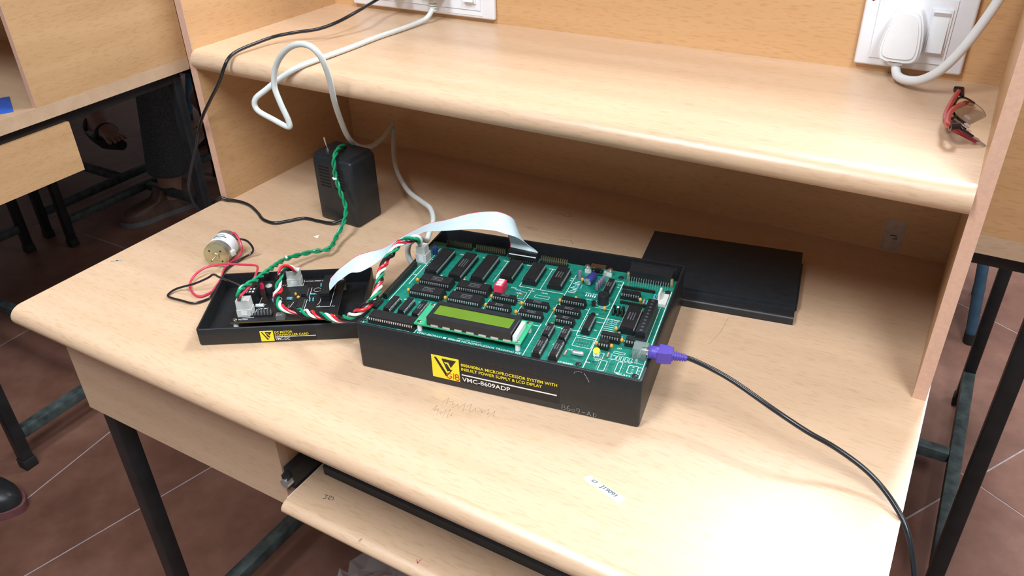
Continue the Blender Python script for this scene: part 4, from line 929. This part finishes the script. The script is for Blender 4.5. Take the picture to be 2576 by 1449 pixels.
RB = [kp(140.5, 173, 67), kp(140.5, 173, 73), (0.5411, -0.0313, 0.8294), (0.5372, -0.0370, 0.8364), (0.5326, -0.0459, 0.8452), (0.5228, -0.0520, 0.8495), (0.5080, -0.0540, 0.8510), (0.4785, -0.0555, 0.8462), (0.4557, -0.0708, 0.846), (0.4347, -0.0755, 0.842), (0.4206, -0.0779, 0.836), (0.4043, -0.0983, 0.826), (0.3931, -0.1096, 0.816), (0.3855, -0.1199, 0.808), (0.3747, -0.1346, 0.802), (0.3613, -0.1372, 0.798), (0.354, -0.1461, 0.792), (0.3483, -0.149, 0.787), (0.3398, -0.1543, 0.776)]
rib = thing('ribbon_cable', 'pale flat ribbon cable arching from the card to the green board', 'cable', kp(124, 173, 62))
ro, Aline = strip_mesh('flat_cable', RA, RB, M['ribbon'], rib, rib.location)
MB().tube([tuple(p - Vector(rib.location)) for p in Aline], 0.0006, 6).build('edge_stripe', M['w_pink'], rib)
def kit_local_child(mb, name, m, parent):
    o = mb.build(name, m, parent)
    o.matrix_parent_inverse = Matrix.Translation(parent.location).inverted() @ Matrix.Translation(K0) @ Matrix.Rotation(KA, 4, 'Z')
    return o
kit_local_child(MB(MM).box(106, 169.5, 61.2, 142, 176.5, 66.2), 'crimp_connector', M['socket'], rib)
kit_local_child(MB(MM).box(106, 169.0, 67.4, 142, 176.8, 71.4), 'crimp_cap', M['socket'], rib)
b = MB(MM)
for k in range(26): b.cyl((107.9 + 1.27 * k, 168.4, 66.8), (107.9 + 1.27 * k, 176.8, 66.8), 0.62, n=8)
tag(kit_local_child(b, 'crimped_wires', M['white'], rib), kind='stuff')
ti = MB(MM).box(129.2, 55.4, PZ + 7.7, 140.2, 97.4, PZ + 11.5)
o = ti.build('crimp_connector', M['socket'], rib)
o.matrix_parent_inverse = Matrix.Translation(rib.location).inverted() @ Matrix.Translation((0.2565, -0.2820, ZD)) @ Matrix.Rotation(TA, 4, 'Z')

# ------------------------------------------------------------------ four-colour twisted power lead
braid = [(0.2885, -0.152, 0.7885), (0.2875, -0.1601, 0.796), (0.2855, -0.1668, 0.799), (0.2867, -0.175, 0.796), (0.2874, -0.1818, 0.787), (0.293, -0.1871, 0.7815), (0.2964, -0.1959, 0.779), (0.3077, -0.2043, 0.7785), (0.3224, -0.2108, 0.779), (0.3424, -0.2073, 0.780), (0.3638, -0.2072, 0.783), (0.387, -0.2094, 0.788), (0.4108, -0.2127, 0.795), (0.4268, -0.213, 0.804), (0.4417, -0.2073, 0.8160), (0.4456, -0.196, 0.82), (0.441, -0.1833, 0.822), (0.4318, -0.1672, 0.824), (0.4234, -0.1535, 0.826), (0.4157, -0.135, 0.828), (0.4158, -0.1233, 0.832), (0.4169, -0.1108, 0.838), (0.425, -0.1036, 0.842), (0.4314, -0.0962, 0.842), (0.4313, -0.091, 0.836), (0.4277, -0.0869, 0.8285)]
tw = thing('power_lead', 'twisted red white green and black wire lead joining the two boards', 'cable', braid[0])
for k, c in enumerate(('w_red', 'w_white', 'w_green', 'w_black')):
    p = twist(braid, k, 4, 0.0028, 0.038, 0.4, 0.6)
    MB().tube([tuple(q - Vector(braid[0])) for q in p], 0.00168, 8).build('wire', M[c], tw)

# ------------------------------------------------------------------ violet keyboard plug and its cable
ax0 = kp(299.4, 36.5, 65.2); kplug = thing('keyboard_plug', 'violet round plug with black cable in the kit right side', 'plug', ax0, KA)
pr_ = [(0, 4.2), (2.2, 4.3), (2.4, 6.4), (3.4, 7.2), (14, 7.4), (15, 7.4)]
MB(MM).lathe([(-6, 3.9), (2.6, 3.9)], (0, 0, 0), (1, 0.04, 0), 18).build('metal_shell', M['chrome'], kplug)
MB(MM).lathe([(0.6, 5.6), (1.6, 6.5), (9, 6.8), (10, 6.5)], (0, 0, 0), (1, 0.04, 0), 24).build('plug_nose', M['purple'], kplug)
b = MB(MM)
b.prism([(9.5, -7.2), (17.5, -7.4), (19, -6.4), (23, -5.8), (23, 5.8), (19, 6.4), (17.5, 7.4), (9.5, 7.2)], lambda a, c, d: (a, c + 0.04 * a, d), -6.0, 6.0)
b.build('plug_grip', M['purple'], kplug)
prof = [(22.5, 5.2)]
for k in range(6): prof += [(23.2 + 2.3 * k, 5.0 - 0.3 * k), (24.2 + 2.3 * k, 5.0 - 0.3 * k), (24.5 + 2.3 * k, 3.6 - 0.2 * k), (25.2 + 2.3 * k, 3.6 - 0.2 * k)]
MB(MM).lathe(prof, (0, 0, 0), (1, 0.04, 0), 18).build('strain_relief', M['purple'], kplug)
pc_ = [kp(334, 38.0, 65), kp(340, 38.4, 64.6), (0.7907, -0.1292, 0.8110), (0.8151, -0.1336, 0.807), (0.8553, -0.1437, 0.798), (0.8852, -0.1461, 0.788), (0.9101, -0.1444, 0.779), (0.9357, -0.1474, 0.7695), (0.9546, -0.1546, 0.7610), (0.9712, -0.1690, 0.7540), (0.9815, -0.180, 0.7450), (0.9905, -0.192, 0.729), (0.9975, -0.2040, 0.706), (1.000, -0.214, 0.66), (0.998, -0.220, 0.55), (0.992, -0.215, 0.40), (0.990, -0.20, 0.2), (0.995, -0.17, 0.06), (1.02, -0.10, 0.004), (1.10, 0.0, 0.004)]
world_child(MB().tube(spline(pc_), 0.0024, 10), 'cable', M['black_pvc'], kplug)

# ------------------------------------------------------------------ small DC motor with its wires
mo = Vector((0.1409, -0.1482, 0.7672)); md = Vector((-0.0179, 0.040, 0.0)).normalized()
motor = thing('dc_motor', 'small round DC motor with red and black wires on desk', 'motor', (mo.x, mo.y, ZD))
Lm = lambda p: Vector(p) - Vector(motor.location)
mc = Lm(mo)
MB().lathe([(0, 0.0155), (0.0008, 0.0168), (0.0065, 0.0168), (0.0066, 0.0170), (0.040, 0.0170), (0.0412, 0.0160)], tuple(mc), tuple(md), 32).build('motor_can', M['tin'], motor)
MB().lathe([(-0.0002, 0.0158), (0.0004, 0.0169), (0.0062, 0.0171)], tuple(mc), tuple(md), 32).build('front_cap', M['brass'], motor)
MB().lathe([(0.0135, 0.0172), (0.0320, 0.0172)], tuple(mc), tuple(md), 32).build('paper_label', M['paper'], motor)
MB().lathe([(-0.0025, 0.0048), (0.0, 0.0052)], tuple(mc), tuple(md), 20).build('bearing_boss', M['brass'], motor)
MB().lathe([(-0.0125, 0.0010), (-0.0022, 0.00115)], tuple(mc), tuple(md), 10).build('shaft', M['chrome'], motor)
sd = Vector((md.y, -md.x, 0))
for k in range(4):
    a = math.radians(45 + 90 * k); c = mc + sd * (0.0105 * math.cos(a)) + Vector((0, 0, 0.0105 * math.sin(a)))
    MB().cyl(tuple(c - md * 0.0004), tuple(c + md * 0.0004), 0.0013, n=10).build('screw_hole', M['label_black'], motor)
for k, (a, w) in enumerate(((0.018, 0.012), (0.022, 0.016), (0.026, 0.013))):
    p = [mc + md * a + sd * (0.01735 * math.sin(t)) + Vector((0, 0, 0.01735 * math.cos(t))) for t in [(-0.5 + w * 60 * q / 8) for q in range(9)]]
    MB().tube([tuple(q) for q in p], 0.0007 if k == 1 else 0.0004, 5).build('label_print', M['ink'], motor)
MB().lathe([(0.0405, 0.0110), (0.0445, 0.0100)], tuple(mc), tuple(md), 20).build('end_cap', M['socket'], motor)
red = [(0.1270, -0.1085, 0.7790), (0.1420, -0.1110, 0.7820), (0.1576, -0.1185, 0.772), (0.1570, -0.1215, 0.762), (0.1530, -0.1290, 0.757), (0.1513, -0.1380, 0.755), (0.1518, -0.1447, 0.7535), (0.1544, -0.1507, 0.7525), (0.1698, -0.1713, 0.7525), (0.1806, -0.1921, 0.7525), (0.1823, -0.1997, 0.7525), (0.1789, -0.211, 0.7525), (0.1682, -0.2119, 0.7525), (0.1521, -0.2042, 0.753), (0.1418, -0.1932, 0.755), (0.1387, -0.1799, 0.758), (0.1447, -0.1672, 0.762), (0.1646, -0.1564, 0.766), (0.1907, -0.1516, 0.77), (0.2152, -0.1503, 0.775), (0.2264, -0.1564, 0.777), (0.2408, -0.1719, 0.782), (0.2596, -0.1936, 0.788), (0.277, -0.2173, 0.796), (0.2822, -0.2319, 0.797), (0.2745, -0.2314, 0.788)]
blk = [(0.1320, -0.1095, 0.7720), (0.1560, -0.1085, 0.775), (0.1650, -0.1076, 0.766), (0.1610, -0.1072, 0.757), (0.1560, -0.1167, 0.7535), (0.1545, -0.1282, 0.7525), (0.1556, -0.1442, 0.7525), (0.1605, -0.1561, 0.7525), (0.1764, -0.1804, 0.7525), (0.1886, -0.2024, 0.7525), (0.1909, -0.2124, 0.7525), (0.1829, -0.2261, 0.7525), (0.1649, -0.2291, 0.7525), (0.1441, -0.2307, 0.7525), (0.1388, -0.2247, 0.753), (0.1418, -0.2145, 0.755), (0.1624, -0.2039, 0.762), (0.1769, -0.1941, 0.769), (0.1851, -0.1903, 0.7745), (0.2015, -0.1952, 0.778), (0.2321, -0.2026, 0.784), (0.2617, -0.2137, 0.792), (0.2807, -0.2305, 0.797), (0.2759, -0.2307, 0.788)]
MB().tube([tuple(Lm(p)) for p in spline(red)], 0.0015, 8).build('wire', M['w_pink'], motor)
MB().tube([tuple(Lm(p)) for p in spline(blk)], 0.0014, 8).build('wire', M['w_black'], motor)
MB().cyl(tuple(Lm((0.1500, -0.1395, 0.7552))), tuple(Lm((0.1520, -0.1440, 0.7540))), 0.0021, n=10).build('wire_sleeve', M['w_white'], motor)
MB().rbox(*tuple(mc + sd * 0.0165 + md * 0.012 + Vector((-0.003, -0.004, -0.005))), *tuple(mc + sd * 0.0165 + md * 0.012 + Vector((0.004, 0.004, 0.003))), 0.0015).build('glue_dab', M['connector'], motor)

# ------------------------------------------------------------------ black lid lying behind the kit
lid = thing('flat_plastic_case', 'flat black plastic case with ridged edge lying behind the trainer kit', 'case', (0.6385, 0.0370, ZD), KA)
LWm, LDm = 190, 152
b = MB(MM); b.prism([(0.0, 0), (0.0, 8.5), (1.2, 9.6), (4.5, 10.2), (5.0, 9.2), (22, 9.2), (22.6, 12.4), (25, 13.2), (LDm - 1.5, 13.2), (LDm, 12), (LDm, 0)], lambda a, c, d: (d, a, c), 0, LWm)
b.build('shell', M['case_s'], lid, angle=25)
MB(MM).rbox(LWm - 0.6, 30, 0.0, LWm + 2.2, LDm - 26, 11.2, 0.8).build('side_flange', M['case_s'], lid)
MB(MM).rbox(2, 1.4, 8.4, LWm - 2, 4.4, 10.7, 0.8).build('rim_ridge', M['case_s'], lid)

# ------------------------------------------------------------------ spectacles on the shelf
gl = thing('spectacles', 'folded spectacles with red temples at the right end of shelf', 'spectacles', (0.935, 0.16, ZS))
go = Vector(gl.location)
H1 = Vector((0.9325, 0.088, ZS + 0.020)) - go; H2 = Vector((0.9255, 0.196, ZS + 0.020)) - go     # hinge ends of the front
wd_ = (H2 - H1); wl = wd_.length; wd_ = wd_.normalized()
dn = Vector((0.024, 0.018, -0.014)).normalized(); dn = (dn - wd_ * dn.dot(wd_)).normalized(); nn = wd_.cross(dn)
def G(s, t, o_=0.0): return H1 + wd_ * s + dn * t + nn * (o_ + 0.012 * (1 - ((s - wl / 2) / (wl / 2)) ** 2))
def lens_out(s0, s1, n=28):
    c = (s0 + s1) / 2; a = (s1 - s0) / 2; out = []
    for k in range(n):
        t = 2 * math.pi * k / n; cx, sy = math.cos(t), math.sin(t)
        out.append((c + a * math.copysign(abs(cx) ** 0.6, cx), 0.0180 + 0.0180 * math.copysign(abs(sy) ** 0.65, sy)))
    return out
for s0, s1 in ((0.005, wl / 2 - 0.008), (wl / 2 + 0.008, wl - 0.005)):
    lo_ = lens_out(s0, s1); n = len(lo_)
    v = [tuple(G(s, t, 0.0009)) for s, t in lo_] + [tuple(G(s, t, -0.0009)) for s, t in lo_]
    MB().add(v, [tuple(range(n)), tuple(range(2 * n - 1, n - 1, -1))] + [(i, (i + 1) % n, n + (i + 1) % n, n + i) for i in range(n)]).build('lens', M['lens'], gl)
    rim = [G(s, t) for s, t in lo_]
    top = [p for (s, t), p in zip(lo_, rim) if t < 0.0185]; top = sorted(top, key=lambda p: (p - H1).dot(wd_))
    MB().tube([tuple(p) for p in top], 0.0014, 8).build('brow_bar', M['frame_black'], gl)
    bot = [p for (s, t), p in zip(lo_, rim) if t >= 0.016]; bot = sorted(bot, key=lambda p: (p - H1).dot(wd_))
    MB().tube([tuple(p) for p in bot], 0.0006, 6).build('lens_wire', M['clear'], gl)
    cpt = G(s1 - 0.004 if s0 < wl / 2 - 0.02 else s0 + 0.004, 0.015, -0.005)
    MB().lathe([(-0.0008, 0.002), (0, 0.0034), (0.0012, 0.0034), (0.002, 0.002)], tuple(cpt), tuple(nn), 10).build('nose_pad', M['clear'], gl)
MB().tube([tuple(G(wl / 2 - 0.009, 0.006)), tuple(G(wl / 2, 0.002, 0.002)), tuple(G(wl / 2 + 0.009, 0.006))], 0.0013, 8).build('bridge', M['frame_black'], gl)
for h, s in ((H1, 1), (H2, -1)):
    e = h - wd_ * (0.002 * s); e2 = e - nn * 0.010 * (1) + dn * 0.002
    MB().tube([tuple(h + wd_ * (0.008 * s) + dn * 0.004 + nn * 0.003), tuple(e), tuple(e + Vector((-0.006, -0.002 * s, -0.001)))], [0.0022, 0.0034, 0.0034], 8).build('end_piece', M['frame_black'], gl)
# folded temples: both run along the frame, tips drooping to the shelf
w3 = lambda x, y, z: tuple(Vector((x, y, ZS + z)) - go)
t1 = [w3(0.9235, 0.193, 0.019), w3(0.9205, 0.165, 0.016), w3(0.919, 0.137, 0.0135), w3(0.9215, 0.114, 0.012), w3(0.930, 0.106, 0.0095), w3(0.940, 0.104, 0.0065), w3(0.9515, 0.101, 0.0032)]
t2 = [w3(0.9275, 0.087, 0.018), w3(0.9235, 0.095, 0.0175), w3(0.9220, 0.117, 0.0170), w3(0.9235, 0.140, 0.0165), w3(0.927, 0.162, 0.014), w3(0.9325, 0.187, 0.0095), w3(0.9385, 0.204, 0.0040)]
MB().tube(spline(t1), 0.0026, 10).build('temple', M['temple_red'], gl); MB().tube(spline(t2), 0.0026, 10).build('temple', M['temple_red'], gl)

# ------------------------------------------------------------------ card on the left desk
cdt = thing('blue_card', 'glossy blue printed card on the left desk', 'card', (-0.760, 0.085, ZD + 0.0004), math.radians(-28))
MB().rbox(-0.055, -0.035, 0, 0.055, 0.035, 0.0012, 0.0004).build('card_sheet', M['card'], cdt)
MB().box(0.018, -0.016, 0.0011, 0.042, 0.004, 0.0014).build('picture', M['denim_blue'], cdt)
strokes('printed_line', [[(0.015, 0.008), (0.046, 0.008)], [(0.015, -0.019), (0.046, -0.019)]], M['white_print'], cdt, (0, 0, 0.0012), (1, 0, 0), (0, 1, 0), 0.0012)

# ------------------------------------------------------------------ people under and beside the other desks (seen from the knees down)
def skin_obj(name, verts, edges, radii, m, parent, sub=2):
    me = bpy.data.meshes.new(name); me.from_pydata([tuple(v) for v in verts], edges, [])
    o = link(name, me, parent)
    md_ = o.modifiers.new('skin', 'SKIN')
    if not me.skin_vertices: bpy.context.view_layer.objects.active = o
    for i, r in enumerate(radii):
        sv = me.skin_vertices[0].data[i]; sv.radius = r if isinstance(r, tuple) else (r, r); sv.use_root = (i == 0)
    md_.use_smooth_shade = True
    s = o.modifiers.new('smooth', 'SUBSURF'); s.levels = sub; s.render_levels = sub
    dg = bpy.context.evaluated_depsgraph_get(); me2 = bpy.data.meshes.new_from_object(o.evaluated_get(dg))
    o.modifiers.clear(); o.data = me2; me2.materials.clear(); me2.materials.append(m)
    me2.polygons.foreach_set('use_smooth', [True] * len(me2.polygons))
    return o
def shoe(name, ankle, toe_dir, m, ms, parent, L=0.27, raise_=0.0):
    d = Vector((toe_dir[0], toe_dir[1], 0)).normalized(); s = Vector((-d.y, d.x, 0)); a = Vector((ankle[0], ankle[1], raise_))
    P = lambda f, l, z: tuple(a + d * f + s * l + Vector((0, 0, z)))
    outline = [(-0.075, 0), (-0.065, 0.03), (-0.02, 0.034), (0.05, 0.036), (0.11, 0.045), (0.16, 0.038), (0.19, 0.012), (0.192, -0.012), (0.16, -0.036), (0.10, -0.042), (0.04, -0.034), (-0.02, -0.034), (-0.065, -0.03)]
    outline = [(p.x, p.y) for p in spline([(f, l, 0) for f, l in outline + outline[:1]], 3)][:-1]
    k = L / 0.27; n = len(outline)
    b = MB(); b.add([P(f * k, l * k, 0) for f, l in outline] + [P(f * k, l * k, 0.018) for f, l in outline],
                    [tuple(range(n - 1, -1, -1)), tuple(range(n, 2 * n))] + [(i, (i + 1) % n, n + (i + 1) % n, n + i) for i in range(n)])
    so_ = b.build(name + '_sole', ms, parent)
    b = MB(); rings = [(0.018, 0.96, 0), (0.035, 0.95, 0), (0.052, 0.86, -0.004), (0.065, 0.62, -0.018), (0.085, 0.42, -0.028), (0.10, 0.36, -0.03)]
    v = []; f_ = []
    for z, sc_, sh_ in rings:
        for (f, l) in outline:
            ff = f if f < 0.02 else 0.02 + (f - 0.02) * (sc_ if z < 0.06 else sc_ * 0.55)
            v.append(P(ff * k * (1 if f > 0 else 0.9), l * k * max(sc_, 0.75), z))
    for r in range(len(rings) - 1):
        for i in range(n): f_.append((r * n + i, r * n + (i + 1) % n, (r + 1) * n + (i + 1) % n, (r + 1) * n + i))
    f_.append(tuple(range((len(rings) - 1) * n, len(rings) * n)))
    b.add(v, f_); b.build(name, m, parent, angle=80)
    return so_
def seated_person(label, hip, knees, ankles, toes, trouser, shoe_m, sole_m, sandals=False, hem=0.10, shirt=None):
    """trousers from hip to hem as one skinned surface, feet below"""
    t = thing('person', label, 'person', (hip[0], hip[1], 0)); o = Vector((hip[0], hip[1], 0))
    hp_ = Vector(hip) - o
    V = [hp_, hp_ + Vector((0, 0, 0.10))]; E_ = [(0, 1)]; Rr = [0.13, 0.135]
    SV = []; 
    for sx, kn, an in zip((-1, 1), knees, ankles):
        kn = Vector(kn) - o; an = Vector(an) - o; b = len(V)
        root = hp_ + Vector((0.085 * sx, (kn.y - hp_.y) * 0.12, -0.01))
        top = kn.lerp(an, 0.0); hemp = kn + (an - kn) * ((kn.z - hem) / max(0.05, kn.z - an.z))
        V += [root, root.lerp(kn, 0.5), kn, kn.lerp(hemp, 0.45), hemp.lerp(kn, 0.06), hemp]
        Rr += [0.095, 0.085, 0.078, 0.074, 0.074, 0.076]
        E_ += [(0, b), (b, b + 1), (b + 1, b + 2), (b + 2, b + 3), (b + 3, b + 4), (b + 4, b + 5)]
    skin_obj('trousers', V, E_, Rr, trouser, t)
    kc = (Vector(knees[0]) + Vector(knees[1])) / 2 - o
    fw = Vector((kc.x - hp_.x, kc.y - hp_.y, 0)).normalized(); rt = Vector((fw.y, -fw.x, 0)); up = Vector((0, 0, 1))
    Q = lambda f, r, z: hp_ + fw * f + rt * r + up * z
    V = [Q(0, 0, 0.07), Q(0.01, 0, 0.2), Q(0.03, 0, 0.36), Q(0.035, 0, 0.47)]; E_ = [(0, 1), (1, 2), (2, 3)]; Rr = [(0.15, 0.115), (0.15, 0.11), (0.165, 0.115), (0.10, 0.075)]
    for sx in (-1, 1):
        b = len(V); V += [Q(0.035, 0.15 * sx, 0.44), Q(0.05, 0.20 * sx, 0.40), Q(0.08, 0.23 * sx, 0.26)]; E_ += [(2, b), (b, b + 1), (b + 1, b + 2)]; Rr += [0.07, 0.062, 0.056]
    skin_obj('shirt', V, E_, Rr, shirt or M['cloth'], t)
    V = [Q(0.035, 0, 0.44), Q(0.045, 0, 0.53), Q(0.06, 0, 0.585), Q(0.065, 0, 0.67), Q(0.06, 0, 0.735), Q(0.150, 0, 0.630), Q(0.128, 0, 0.585)]
    E_ = [(0, 1), (1, 2), (2, 3), (3, 4), (3, 5), (2, 6)]; Rr = [0.06, 0.05, 0.062, (0.078, 0.092), 0.062, 0.012, 0.022]
    for sx in (-1, 1):
        b = len(V); V += [Q(0.05, 0.19 * sx, 0.41), Q(0.10, 0.235 * sx, 0.20), Q(0.30, 0.16 * sx, 0.145), Q(0.37, 0.14 * sx, 0.135)]
        E_ += [(0, b), (b, b + 1), (b + 1, b + 2), (b + 2, b + 3)]; Rr += [0.045, 0.042, 0.027, (0.036, 0.018)]
        for q in range(4):
            c = len(V); l = (0.14 + (q - 1.5) * 0.019) * sx
            V += [Q(0.415, l, 0.132), Q(0.455 - 0.008 * abs(q - 1), l, 0.118)]; E_ += [(b + 3, c), (c, c + 1)]; Rr += [0.0092, 0.008]
        c = len(V); V += [Q(0.365, 0.095 * sx, 0.128), Q(0.40, 0.080 * sx, 0.118)]; E_ += [(b + 3, c), (c, c + 1)]; Rr += [0.011, 0.009]
    skin_obj('body', V, E_, Rr, M['skin'], t)
    MB().lathe([(-0.03, 0.088), (0.0, 0.094), (0.05, 0.083), (0.08, 0.055), (0.093, 0.02)], tuple(Q(0.045, 0, 0.695)), tuple(up - fw * 0.25), 20).build('hair', M['hair'], t)
    for sx in (-1, 1):
        MB().lathe([(0, 0.004), (0.003, 0.008), (0.006, 0.006), (0.008, 0.002)], tuple(Q(0.130, 0.032 * sx, 0.66)), tuple(fw), 12).build('eye', M['white'], t)
        MB().rbox(*[min(a, b_) for a, b_ in zip(Q(0.055, 0.078 * sx, 0.62), Q(0.075, 0.094 * sx, 0.68))], *[max(a, b_) for a, b_ in zip(Q(0.055, 0.078 * sx, 0.62), Q(0.075, 0.094 * sx, 0.68))], 0.004).build('ear', M['skin'], t)
    MB().tube([tuple(Q(0.146, -0.024, 0.592)), tuple(Q(0.153, 0, 0.590)), tuple(Q(0.146, 0.024, 0.592))], [0.003, 0.006, 0.003], 8).build('lips', M['sole'], t)
    for kn, an, td in zip(knees, ankles, toes):
        kn = Vector(kn) - o; an = Vector(an) - o; td = Vector((td[0], td[1], 0)).normalized(); sd_ = Vector((-td.y, td.x, 0))
        if sandals:
            foot = [an + (kn - an) * 0.35, an + Vector((0, 0, 0.02)), an - td * 0.03 + Vector((0, 0, -0.03)), an + td * 0.05 + Vector((0, 0, -0.015)), an + td * 0.12 + Vector((0, 0, -0.04))]
            fe = [(0, 1), (1, 2), (1, 3), (3, 4)]; fr = [0.045, 0.036, 0.032, 0.034, (0.036, 0.020)]
            for q in range(5):
                b = len(foot); l = (q - 2) * 0.015
                foot += [an + td * 0.15 + sd_ * l + Vector((0, 0, -0.045)), an + td * (0.185 - 0.004 * abs(q - 1)) + sd_ * (l * 1.15) + Vector((0, 0, -0.05))]
                fe += [(4, b), (b, b + 1)]; fr += [0.009, 0.008]
            skin_obj('foot', foot, fe, fr, M['skin'], t)
            sp_ = MB().tube([tuple(an + td * f + Vector((0, 0, -0.064))) for f in (-0.06, 0.0, 0.08, 0.19)], [0.02, 0.034, 0.042, 0.02], 12)
            sp_.v = [(x, y, min(z, an.z - 0.052)) for x, y, z in sp_.v]; sp_.build('sandal_sole', sole_m, t)
            for f, r in ((0.015, 0.043), (0.085, 0.042)):
                c = an + td * f + Vector((0, 0, -0.02 if f < 0.05 else -0.042)); pts = [tuple(c + sd_ * (r * math.cos(a)) + Vector((0, 0, r * 0.85 * math.sin(a)))) for a in [math.pi * q / 10 for q in range(-1, 12)]]
                MB().tube(pts, 0.008, 8).build('sandal_strap', shoe_m, t)
        else:
            MB().cyl(tuple(an + (kn - an) * 0.25), tuple(an + Vector((0, 0, -0.03))), 0.043, 0.038, n=16).build('ankle', M['skin'], t)
            shoe('shoe', tuple(an), (td.x, td.y), shoe_m, sole_m, t)
    return t
seated_person('person in dark denim trousers and brown shoes sitting behind left desk', (-1.34, 1.44, 0.50), [(-1.430, 0.95, 0.54), (-1.24, 1.00, 0.53)], [(-1.450, 0.895, 0.085), (-1.21, 1.30, 0.085)], [(-0.3, -1), (0.1, -1)], M['denim'], M['brown_leather'], M['sole_grey'], hem=0.135)
seated_person('person with sandalled feet and pale blue trousers far behind left desk', (-2.02, 1.68, 0.50), [(-2.10, 1.20, 0.51), (-1.88, 1.24, 0.50)], [(-2.015, 1.03, 0.205), (-1.88, 1.50, 0.075)], [(1, -0.15), (0.1, -1)], M['denim_blue'], M['leather'], M['leather'], sandals=True, hem=0.32)
seated_person('person in black trousers and black shoe cut off at bottom left', (-1.16, -0.72, 0.50), [(-0.84, -0.42, 0.50), (-1.14, -0.34, 0.50)], [(-0.755, -0.310, 0.085), (-1.20, -0.30, 0.085)], [(1, 0.42), (0.0, 1)], M['cloth'], M['leather'], M['sole'], hem=0.12)

# ------------------------------------------------------------------ stools
def stool(label, c, m, h=0.46):
    t = thing('stool', label, 'stool', (c[0], c[1], 0))
    MB().lathe([(0, 0.150), (0.004, 0.155), (0.026, 0.155), (0.03, 0.148)], (0, 0, h - 0.03), (0, 0, 1), 32).build('seat', M['wood_x'], t)
    for k in range(4):
        a = math.radians(45 + 90 * k); x, y = math.cos(a), math.sin(a)
        lg_ = MB().tube([(x * 0.115, y * 0.115, h - 0.03), (x * 0.150, y * 0.150, h / 2), (x * 0.185, y * 0.185, 0.012)], 0.0140, 12).build('leg', m, t)
        MB().cyl((x * 0.187, y * 0.187, 0.0), (x * 0.184, y * 0.184, 0.03), 0.0165, n=12).build('rubber_foot', M['rubber'], lg_)
    return t
stool('blue tubular stool under the person in dark denim trousers', (-1.34, 1.46), M['stool'], 0.375)
stool('blue tubular stool under the person with sandalled feet', (-2.02, 1.70), M['stool'], 0.375)
stool('blue tubular stool under the person in black trousers', (-1.17, -0.73), M['stool'], 0.375)
stool('blue tubular stool with dark rubber feet behind the right-hand desk', (0.960, 1.474), M['stool'])

# crumpled clear plastic on the floor under the tray
cb_ = MB(); n = 14; q = random.Random(5); v = []; f = []
for i in range(n):
    for j in range(n):
        v.append(((i / (n - 1) - 0.5) * 0.26 + q.uniform(-0.008, 0.008), (j / (n - 1) - 0.5) * 0.18 + q.uniform(-0.008, 0.008), 0.004 + abs(q.gauss(0, 0.016))))
for i in range(n - 1):
    for j in range(n - 1): f.append((i * n + j, (i + 1) * n + j, (i + 1) * n + j + 1, i * n + j + 1))
cb_.add(v, f)
tag(cb_.build('plastic_bag', M['bag'], None, angle=10, loc=(0.26, 0.02, 0.0)), 'crumpled clear plastic bag on the floor below the keyboard tray', 'plastic bag')
